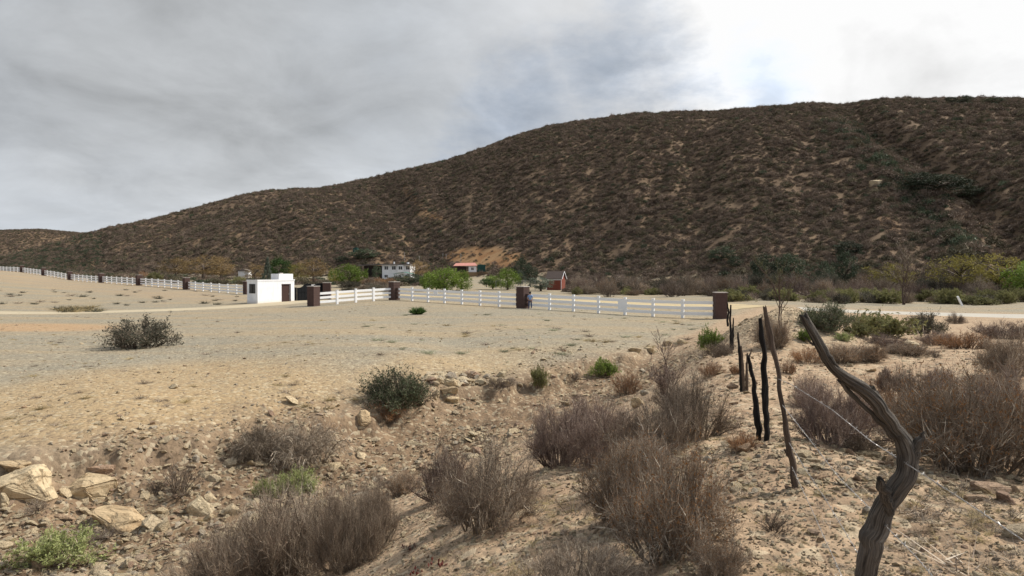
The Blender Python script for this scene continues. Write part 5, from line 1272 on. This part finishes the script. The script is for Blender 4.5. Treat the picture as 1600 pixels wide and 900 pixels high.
TR = [
 (418,440,30,39,215,'conifer','grey green conifer above the white gatehouse',0,.03,'conifer_tree'),
 (437,438,42,36,235,'deep','deep green tree right of the conifer',0,.1,'green_tree'),
 (318,436,74,38,230,'autumn','wide yellow brown tree behind the fence panel by the gatehouse',0,.1,'autumn_tree'),
 (275,434,50,32,235,'autumn','smaller yellow brown tree left of the wide one',1,.1,'autumn_tree'),
 (345,434,46,34,236,'autumn','yellow brown tree filling in right of the wide one',2,.1,'autumn_tree'),
 (398,437,34,26,236,'autumn','brown tree left of the conifer',1,.1,'autumn_tree'),
 (490,440,52,38,205,'autumn','tan leafed tree right of the gatehouse tower',0,.15,'autumn_tree'),
 (466,438,36,28,225,'gold','olive tan tree between the deep green and tan trees',1,.1,'autumn_tree'),
 (546,447,56,36,165,'willow','bright green tree with short trunk left of the white house',0,.16,'green_tree'),
 (522,441,24,22,200,'gold','olive bush tree left of the bright green short trunk tree',0,.05,'green_tree'),
 (588,437,16,22,262,'oak','dark narrow tree against the left of the white house',0,.05,'dark_tree'),
 (570,405,50,16,330,'oak','dark oak on the slope above the white house',1,.05,'dark_tree'),
 (535,410,24,10,345,'oak','dark small oak on the slope above the deck',0,.05,'dark_tree'),
 (654,436,36,30,275,'autumn','brown tree right of the white house',1,.1,'autumn_tree'),
 (640,446,60,18,200,'oak','dark low tree under the white house',1,.03,'dark_tree'),
 (694,450,64,36,140,'willow','large bright green drooping tree in the centre behind the fence',1,.02,'green_tree'),
 (722,449,36,28,142,'willow','bright green drooping tree at the right side of the large one',0,.02,'green_tree'),
 (670,449,30,26,144,'willow','bright green drooping tree at the left side of the large one',0,.02,'green_tree'),
 (793,449,42,32,150,'willow','bright green round tree left of the dark trees by the barn',0,.08,'green_tree'),
 (770,450,30,22,152,'willow','lower green tree left of the bright green round tree',1,.1,'green_tree'),
 (760,451,22,16,148,'deep','dark green small tree with thin trunk behind the fence',0,.3,'green_tree'),
 (813,446,18,24,165,'sagebush','grey green tree behind the bright green round tree',0,.05,'green_tree'),
 (828,447,34,32,180,'oak','dark tree left of the red barn',0,.05,'dark_tree'),
 (812,430,36,28,215,'oak','dark tree higher up left of the red barn',1,.05,'dark_tree'),
 (845,453,44,20,150,'sagebush','grey green round shrub in front of the red barn',1,.02,'green_tree'),
 (1128,408,40,24,215,'oak','dark green oak on the lower slope above the fence end',0,.05,'dark_tree'),
 (1150,418,26,18,205,'oak','small dark oak right below the one above the fence end',1,.05,'dark_tree'),
 (1195,432,52,36,180,'oak','dark green tree on the lower slope, left of the pair over the stakes',0,.05,'dark_tree'),
 (1235,432,56,34,178,'oak','dark green tree on the lower slope, right of the pair over the stakes',1,.05,'dark_tree'),
 (1285,435,40,26,168,'oak','green tree low on the slope over the thick post',1,.05,'green_tree'),
 (1325,398,42,22,200,'oak','dark tree higher on the slope over the thick post',0,.05,'dark_tree'),
 (1322,424,44,30,178,'oak','dark round tree right of the green one over the thick post',1,.05,'dark_tree'),
 (1395,450,80,40,132,'gold','sparse yellow tree left of the big yellow green trees',0,.2,'yellow_tree'),
 (1500,462,90,66,120,'gold','big yellow green spreading tree near the right edge, left one',1,.15,'yellow_tree'),
 (1560,462,100,68,118,'gold','big yellow green spreading tree cut by the right edge',0,.12,'yellow_tree'),
 (1610,465,90,66,112,'willow','green tree at the right edge behind the yellow one',1,.1,'green_tree'),
 (1470,300,90,26,330,'oak','dark green brush tree in the draw high on the hill, left',0,.05,'dark_tree'),
 (1440,292,60,22,345,'oak','dark green brush tree in the draw beside the rock outcrop',1,.05,'dark_tree'),
 (1484,161,26,9,450,'oak','small dark tree on the skyline at the upper right, leftmost',0,.05,'dark_tree'),
 (1508,161,20,12,450,'oak','taller small tree on the skyline at the upper right, second',1,.05,'dark_tree'),
 (1552,162,34,9,450,'oak','low dark tree clump on the skyline near the right edge',0,.05,'dark_tree'),
 (1505,312,60,22,310,'oak','dark green brush tree lowest in the high draw',1,.05,'dark_tree'),
]
for i, (cx, by, w_, h_, Y, kd, lb, vr, tt_, nm_) in enumerate(TR):
    if by < 420 or kd == 'oak' and Y > 300:
        p = hit(cx, by)
        if p is None: continue
        k = p.y / F; tree(kd, p - Vector((0, 0, .5)), w_ / 2 * k, h_ * k + .5, lb, None, vr, tt_, nm_)
    else: px_tree(cx, by, w_, h_, Y, kd, lb, None, vr, tt_, nm_)
# bushes and bare trees of the belt between road and hill
rng = np.random.default_rng(21)
cnt = 0
def belt(n_, pxr, Yr, kinds, wr_, hr_, label, group, name, cat='shrub'):
    for i in range(n_):
        px_ = rng.uniform(*pxr); Y = rng.uniform(*Yr) if not callable(Yr) else Yr(px_)
        p = onground(px_, 470, Y); w_ = rng.uniform(*wr_); h_ = rng.uniform(*hr_)
        shrub(kinds[i % len(kinds)], p, w_, h_, label, group, i % 2, rng.uniform(0, 6), name, cat)
belt(64, (1135, 1640), (90, 112), ['yellow', 'fieldgreen', 'yellow', 'yellow', 'grey'], (1.2, 2.6), (.7, 2.5), 'yellow green bush in the belt along the far side of the road', 'yellow green bushes beyond the road', 'green_shrub')
belt(32, (888, 1140), (122, 150), ['yellow', 'brown'], (1.2, 2.2), (.9, 1.8), 'olive bush behind the right half of the white fence', 'olive bushes behind the right half of the fence', 'green_shrub')
belt(60, (890, 1640), (112, 140), ['bare', 'grey', 'purple', 'brown', 'fieldgreen'], (1.6, 3.2), (2.2, 5.2), 'brown leafless brush between the road bushes and the hill foot', 'brown leafless brush at the hill foot', 'dry_shrub')
belt(40, (890, 1300), (150, 188), ['bare', 'brown', 'purple'], (2, 3.6), (2.5, 5.), 'brown leafless thicket bush right at the hill foot', 'brown thicket bushes at the hill foot', 'dry_shrub')
belt(26, (200, 640), (180, 250), ['rust', 'bare', 'yellow', 'grey'], (1.6, 3.4), (1.4, 3.2), 'low brown or olive bush among the trees behind the gatehouse', 'low bushes behind the gatehouse', 'dry_shrub')
belt(12, (540, 620), (135, 165), ['fieldgreen', 'grey'], (1.5, 2.6), (1.2, 2.), 'grey green bush behind the short fence panel by the gate', 'grey green bushes behind the short fence panel', 'green_shrub')
p = hit(1404, 484); q = P(1412, 484, 92); q.z = g1(q.x, q.y); bare_tree(q, 5.6, 3, 'bare grey tree in the brush beyond the gravel road', nm='bare_tree', r0=.09, spread=.5, depth=3, mat='tw_grey', trunks=5)
q = onground(1505, 484, 88); o = MB().bar((0, 0, -.2), (-.75, 0, 1.25), .2, .2).build('white_marker_post', M['white']); o.location = q; tag(o, 'leaning white marker post beside the gravel road', 'post')

# ================================================================== HILL SCRUB
def scrub_proto(seed, mat, n_=150, leaf=.2, spiky=.3):
    rng = np.random.default_rng(seed); c = norm(rng.normal(size=(n_, 3))) * (rng.uniform(.3, 1, n_) ** .5)[:, None]; c[:, 2] = np.abs(c[:, 2]) * .8
    u = norm(rng.normal(size=(n_, 3)) + np.array([0, 0, .8])); v = norm(np.cross(u, rng.normal(size=(n_, 3)))); s = leaf * rng.uniform(.5, 1.2, n_)[:, None]
    tri = np.stack([c - u * s, c + v * s * .6, c + u * s * 1.1], 1)
    k = int(n_ * spiky); a_ = norm(rng.normal(size=(k, 3)) * .6 + np.array([0, 0, 1])); b_ = a_ * rng.uniform(.9, 1.5, (k, 1)); sp_ = ribbons(a_ * .2, b_, np.full(k, .035), rng)
    tri = np.concatenate([tri, sp_]); return soup_mesh('scrub', tri, np.concatenate([rng.random(n_), rng.random(k) * .6 + .4]), M[mat])
protos_me = [scrub_proto(1, 'lf_scrub'), scrub_proto(2, 'lf_scrub'), scrub_proto(3, 'lf_scrub', 110, .22, .6), scrub_proto(4, 'lf_scrubg'), scrub_proto(5, 'lf_oak')]
rng = np.random.default_rng(77)
def sample_hill(n_, ymin, ymax, pxa, pxb, dens):
    px_ = rng.uniform(pxa, pxb, n_); u = rng.random(n_); Y = np.sqrt(ymin ** 2 + u * (ymax ** 2 - ymin ** 2)); x = (px_ - 800) / F * Y
    h = lookup(GH, x, Y); s = np.maximum(lookup(SCAR, x, Y) * .9, lookup(TANM, x, Y) * .4); cl_ = fbm(x * .16, Y * .13, 2, 50) + .2 * fbm(x * .025, Y * .02, 2, 51)
    keep = (h > .8) & (rng.random(n_) > s) & (rng.random(n_) < dens * (.70 + 1.0 * cl_))
    return x[keep], Y[keep]
xs, ys = sample_hill(400000, 130, 680, -150, 3000, 1.4)
xs2, ys2 = sample_hill(110000, 650, 1500, -1300, 760, 1.3)
xa = np.concatenate([xs, xs2]); ya = np.concatenate([ys, ys2]); za = gz(xa, ya)
sz = np.concatenate([rng.gamma(2.6, .27, len(xs)) + .33, rng.gamma(5, .24, len(xs2)) + .8])
sz = np.minimum(sz, 3.2); 
pj, qj = proj(xa, ya, za)
gully_g = np.exp(-((pj - (1540 - (430 - qj) * .95)) / 30) ** 2) * (qj > 190) * (qj < 420)      # greener, bigger brush in the draw
sz = sz * (1 + .6 * gully_g)
pick = np.where(rng.random(len(xa)) < .70, rng.integers(0, 3, len(xa)), 3); pick = np.where(rng.random(len(xa)) < .03 + .35 * gully_g + .3 * (pj < 160) * (ya < 900), 4, pick)
view = (pj > 0) & (pj < 1600) & (qj > 120)
big_i = np.argsort(-(sz / ya) * view * (h_ := 1))[:280]
isb = np.zeros(len(xa), bool); isb[big_i] = True
proto_objs = []
for i in big_i:
    k = int(pick[i]); o = bpy.data.objects.new('hillside_scrub', protos_me[k]); C.objects.link(o)
    o.location = (xa[i], ya[i], za[i] - .1); o.scale = (sz[i], sz[i], sz[i] * .95); o.rotation_euler = (0, 0, float(rng.uniform(0, 6.28)))
    if k == 4: tag(o, 'dark green scrub bush among the brown ones on the hillside', 'shrub', 'green scrub bushes on the hillside')
    else: tag(o, 'dark brown scrub bush on the lower slope of the hill', 'shrub', 'brown scrub bushes on the lower hillside')
pobj = []
for k in range(5):
    c_ = [i for i in big_i if pick[i] == k]
    if c_: pobj.append([o for o in C.objects if o.data is protos_me[k]][0])
    else: pobj.append(pobj[0] if pobj else None)
r_ = ~isb; n_ = r_.sum()
scatter('hill_scrub', np.stack([xa[r_], ya[r_], za[r_] - .1], 1), np.stack([rng.normal(0, .1, n_), rng.normal(0, .1, n_), rng.uniform(0, 6.28, n_)], 1), np.stack([sz[r_], sz[r_], sz[r_] * rng.uniform(.75, 1.2, n_)], 1), pick[r_], pobj, 'dense dark brown chaparral scrub covering the big hill', 'scrub')
print('scrub', n_)

# ================================================================== STONES
STN = [('palestone', 'pale'), ('redstone', 'reddish'), ('greystone', 'grey')]
def in_view(x, y, z, m_=0): a_, b_ = proj(x, y, z); return (a_ > -m_) & (a_ < 1600 + m_) & (b_ < 900 + m_) & (y > 1)
EDGE = [P(*c) for c in ((640,605,25),(700,594,26.5),(780,585,28.5),(850,575,31),(930,560,34),(1000,560,33),(1050,575,31),(1000,600,28),(930,612,26))]
def sample_near(n_, pxa, pxb, ya_, yb_, densf):
    if n_ > 15000: n_ = int(n_ * (pxb - pxa + 900) / (pxb - pxa)); pxa, pxb = (pxa - 500, pxb + 400)
    px_ = rng.uniform(pxa, pxb, n_); Y = np.exp(rng.uniform(math.log(ya_), math.log(yb_), n_)); x = (px_ - 800) / F * Y
    gul, fld, rub = zmasks(x, Y); edge = np.exp(-(poly_dist(x, Y, EDGE) / 1.5) ** 2); gul = np.maximum(gul, edge * 1.3); keep = rng.random(n_) < densf(x, Y, gul, fld, rub); return x[keep], Y[keep]
# medium stones: individual
clump = lambda x, y: np.clip(.5 + 1.6 * fbm(x * .45, y * .45, 3, 60), 0, 1)
gx_, gy_ = sample_near(6000, -50, 1180, 10, 40, lambda x, y, g, f, r: np.clip(g * 1.1 * clump(x, y) ** 2, 0, 1) * (y / 40) ** .3)
rx_, ry_ = sample_near(5000, 1080, 1420, 6, 36, lambda x, y, g, f, r: np.clip(r * .9 + .10 * clump(x, y) * (y < 20), 0, 1))
gx_, gy_ = gx_[:140], gy_[:140]; rx_, ry_ = rx_[:62], ry_[:62]
sproto = {}
def stones(x, y, smin, smax, kinds, label, group):
    z = gz(x, y)
    for i in range(len(x)):
        mt = kinds[i % len(kinds)]; s = float(smin * (smax / smin) ** (rng.random() ** 1.6))
        o = place(STONES[mt][i % 6], 'stone', (x[i], y[i], z[i] + s * .2), (s, s * rng.uniform(.6, 1), s * rng.uniform(.5, .9)), (rng.normal(0, .3), rng.normal(0, .3), rng.uniform(0, 6.3)), label, 'stone', group)
        o['label'] = {'palestone': 'pale ', 'redstone': 'reddish ', 'greystone': 'grey '}[mt] + label
        sproto.setdefault((mt, i % 6), o)
stones(gx_, gy_, .09, .30, ['palestone', 'palestone', 'redstone', 'palestone', 'greystone'], 'loose fist to head sized stone lying in the rocky gully', 'loose stones in the gully')
stones(rx_, ry_, .04, .15, ['palestone', 'redstone', 'palestone'], 'loose stone on the rubble ground along the old stake line', 'loose stones along the stake line')
sx_, sy_ = sample_near(220, 850, 1600, 3.6, 9, lambda x, y, g, f, r: .12 + 0 * x); stones(sx_, sy_, .015, .06, ['redstone', 'palestone'], 'small stone on the bare foreground soil', 'small stones on the foreground soil')
# bank-top heap right of green bush
hx, hy = [], []
for i in range(62):
    p = hit(rng.uniform(664, 664 + 150 * rng.random()) + 10, rng.uniform(586, 604)); hx.append(p.x); hy.append(p.y)
stones(np.array(hx), np.array(hy), .17, .42, ['palestone', 'palestone', 'palestone', 'greystone', 'palestone', 'redstone'], 'stone heaped along the bank edge right of the round green bush', 'stones heaped along the bank edge')
pro = list(sproto.values()); pw = np.array([{'palestone': 5., 'redstone': 1.5, 'greystone': 1.}[k_[0]] for k_ in sproto]); pw /= pw.sum()
def gravel(name, x, y, s, label, tilt=.4, sink=.15):
    z = gz(x, y) ; n_ = len(x)
    scatter(name, np.stack([x, y, z + s * sink], 1), np.stack([rng.normal(0, tilt, n_), rng.normal(0, tilt, n_), rng.uniform(0, 6.28, n_)], 1), np.stack([s, s * rng.uniform(.6, 1, n_), s * rng.uniform(.4, .8, n_)], 1), rng.choice(len(pro), n_, p=pw), pro, label, 'gravel')
x, y = sample_near(60000, -60, 1200, 9, 42, lambda x, y, g, f, r: np.clip((g * .9 + .05) * clump(x, y), 0, 1)); gravel('gully_gravel', x, y, .016 + rng.gamma(1.6, .021, len(x)), 'loose rubble and gravel lying in the gully')
x, y = sample_near(60000, 1060, 1650, 5, 40, lambda x, y, g, f, r: np.clip(r * 1. + .20 * (1 - f) * clump(x, y), 0, 1)); gravel('mound_gravel', x, y, .008 + rng.gamma(1.5, .010, len(x)), 'loose rubble on the mound and along the stake line')
x, y = sample_near(70000, -100, 1700, 3.0, 11, lambda x, y, g, f, r: np.clip(.5 * (1 - f), 0, 1)); gravel('foreground_gravel', x, y, .004 + rng.gamma(1.5, .0048, len(x)), 'fine gravel on the bare foreground soil', .5)
x, y = sample_near(60000, -60, 1150, 13, 70, lambda x, y, g, f, r: .32 * f * clump(x * .5, y * .5)); gravel('field_gravel', x, y, .009 + rng.gamma(1.6, .006, len(x)), 'small gravel strewn over the open field')

# ================================================================== TUFTS, GRASS, LITTER
def tuft_mesh(seed, n_, mat, hgt=1., sp=.8, w_=.05):
    rg = np.random.default_rng(seed); A_ = np.stack([rg.normal(0, .25, n_), rg.normal(0, .25, n_), np.zeros(n_)], 1); B_ = A_ + np.stack([rg.normal(0, sp, n_), rg.normal(0, sp, n_), rg.uniform(.3, 1, n_) * hgt], 1)
    return soup_mesh('tuft', ribbons(A_, B_, np.full(n_, w_), rg), rg.random(n_), M[mat])
TM = [tuft_mesh(1, 60, 'lf_grass'), tuft_mesh(2, 50, 'tw_brown', 1, .7), tuft_mesh(3, 60, 'lf_sage', .8, .8, .07), tuft_mesh(4, 60, 'lf_field', .9, .6, .06)]
tl = [('tuft of dry straw coloured grass in the open field', 'straw coloured tufts in the field'), ('small dark dead weed in the open field', 'dark dead weeds in the field'), ('small whitish sage tuft in the field before the fence', 'whitish sage tufts before the fence'), ('low dark green tuft on the rise below the left fence', 'dark green tufts below the left fence')]
tob = []
def tufts(n_, pxr, pyr, kinds, s0, s1):
    for i in range(n_):
        p = hit(rng.uniform(*pxr), rng.uniform(*pyr))
        if p is None or p.y > 230: continue
        k = kinds[i % len(kinds)]; s = rng.uniform(s0, s1)
        o = place(TM[k], 'grass_tuft', p, (s * 1.4, s * 1.4, s * .8), (0, 0, rng.uniform(0, 6)), tl[k][0], 'weed', tl[k][1]); tob.append((k, o))
tufts(70, (560, 1120), (490, 560), [2, 0, 2, 1], .15, .36)
tufts(40, (0, 560), (495, 640), [1, 0, 1], .10, .25)
tufts(46, (0, 380), (452, 478), [3, 3, 1], .3, .8)
tufts(20, (90, 160), (481, 488), [3, 0], .5, 1.0)
tp = [next(o for k_, o in tob if k_ == k) for k in range(4)]
x, y = sample_near(26000, -60, 1200, 16, 78, lambda x, y, g, f, r: .10 * f * clump(x * .4 + 9, y * .4)); z = gz(x, y); n_ = len(x); s = .03 + rng.gamma(2, .025, n_)
pxx = 800 + F * x / y
pk = np.where(rng.random(n_) < .45, 1, np.where((pxx > 560) & (rng.random(n_) < .7), 2, 0))
scatter('field_weeds', np.stack([x, y, z], 1), np.stack([0 * x, 0 * x, rng.uniform(0, 6.28, n_)], 1), np.stack([s * 1.3, s * 1.3, s * .6], 1), pk, tp, 'tiny dry weeds scattered over the open field', 'weeds')
x, y = sample_near(20000, -100, 1700, 3.0, 22, lambda x, y, g, f, r: (.35 * (1 - f)) * clump(x + 30, y)); z = gz(x, y); n_ = len(x); s = .02 + rng.gamma(2, .012, n_)
scatter('ground_litter', np.stack([x, y, z], 1), np.stack([rng.normal(0, .3, n_), rng.normal(0, .3, n_), rng.uniform(0, 6.28, n_)], 1), np.stack([s * 1.6, s * 1.6, s * .5], 1), rng.choice([0, 1, 1], n_), tp, 'dry twig litter and weed stubble on the near soil', 'litter')
# distant brush on flats left and behind fence
x, y = sample_near(3000, -100, 700, 150, 420, lambda x, y, g, f, r: .55 * (lookup(GH, x, y) < 1) * (y > np.interp(800 + F * x / y, [-100, 0, 109, 217, 386, 500, 700], [275, 250, 205, 170, 185, 200, 170]))); z = gz(x, y); n_ = len(x); s = .5 + rng.gamma(4, .2, n_)
scatter('valley_brush', np.stack([x, y, z - .1], 1), np.stack([0 * x, 0 * x, rng.uniform(0, 6.28, n_)], 1), np.stack([s * 1.2, s * 1.2, s * .9], 1), rng.choice([0, 1, 3, 3, 4], n_), pobj, 'low brush covering the valley floor behind the fence', 'scrub')
x, y = sample_near(9000, 886, 1680, 108, 215, lambda x, y, g, f, r: .75 * (lookup(GH, x, y) < 4)); z = gz(x, y); n_ = len(x); s = .4 + rng.gamma(4, .17, n_)
keep = (y > np.interp(800 + F * x / y, [840, 1140, 1200, 1680], [150, 118, 100, 96])); x, y, z, s = x[keep], y[keep], z[keep], s[keep]; n_ = len(x)
scatter('hill_foot_brush', np.stack([x, y, z - .1], 1), np.stack([0 * x, 0 * x, rng.uniform(0, 6.28, n_)], 1), np.stack([s * 1.2, s * 1.2, s], 1), rng.choice([0, 1, 2, 3, 3], n_), pobj, 'low tangled brush between the roadside bushes and the hill', 'scrub')
print('objects', len(bpy.data.objects))
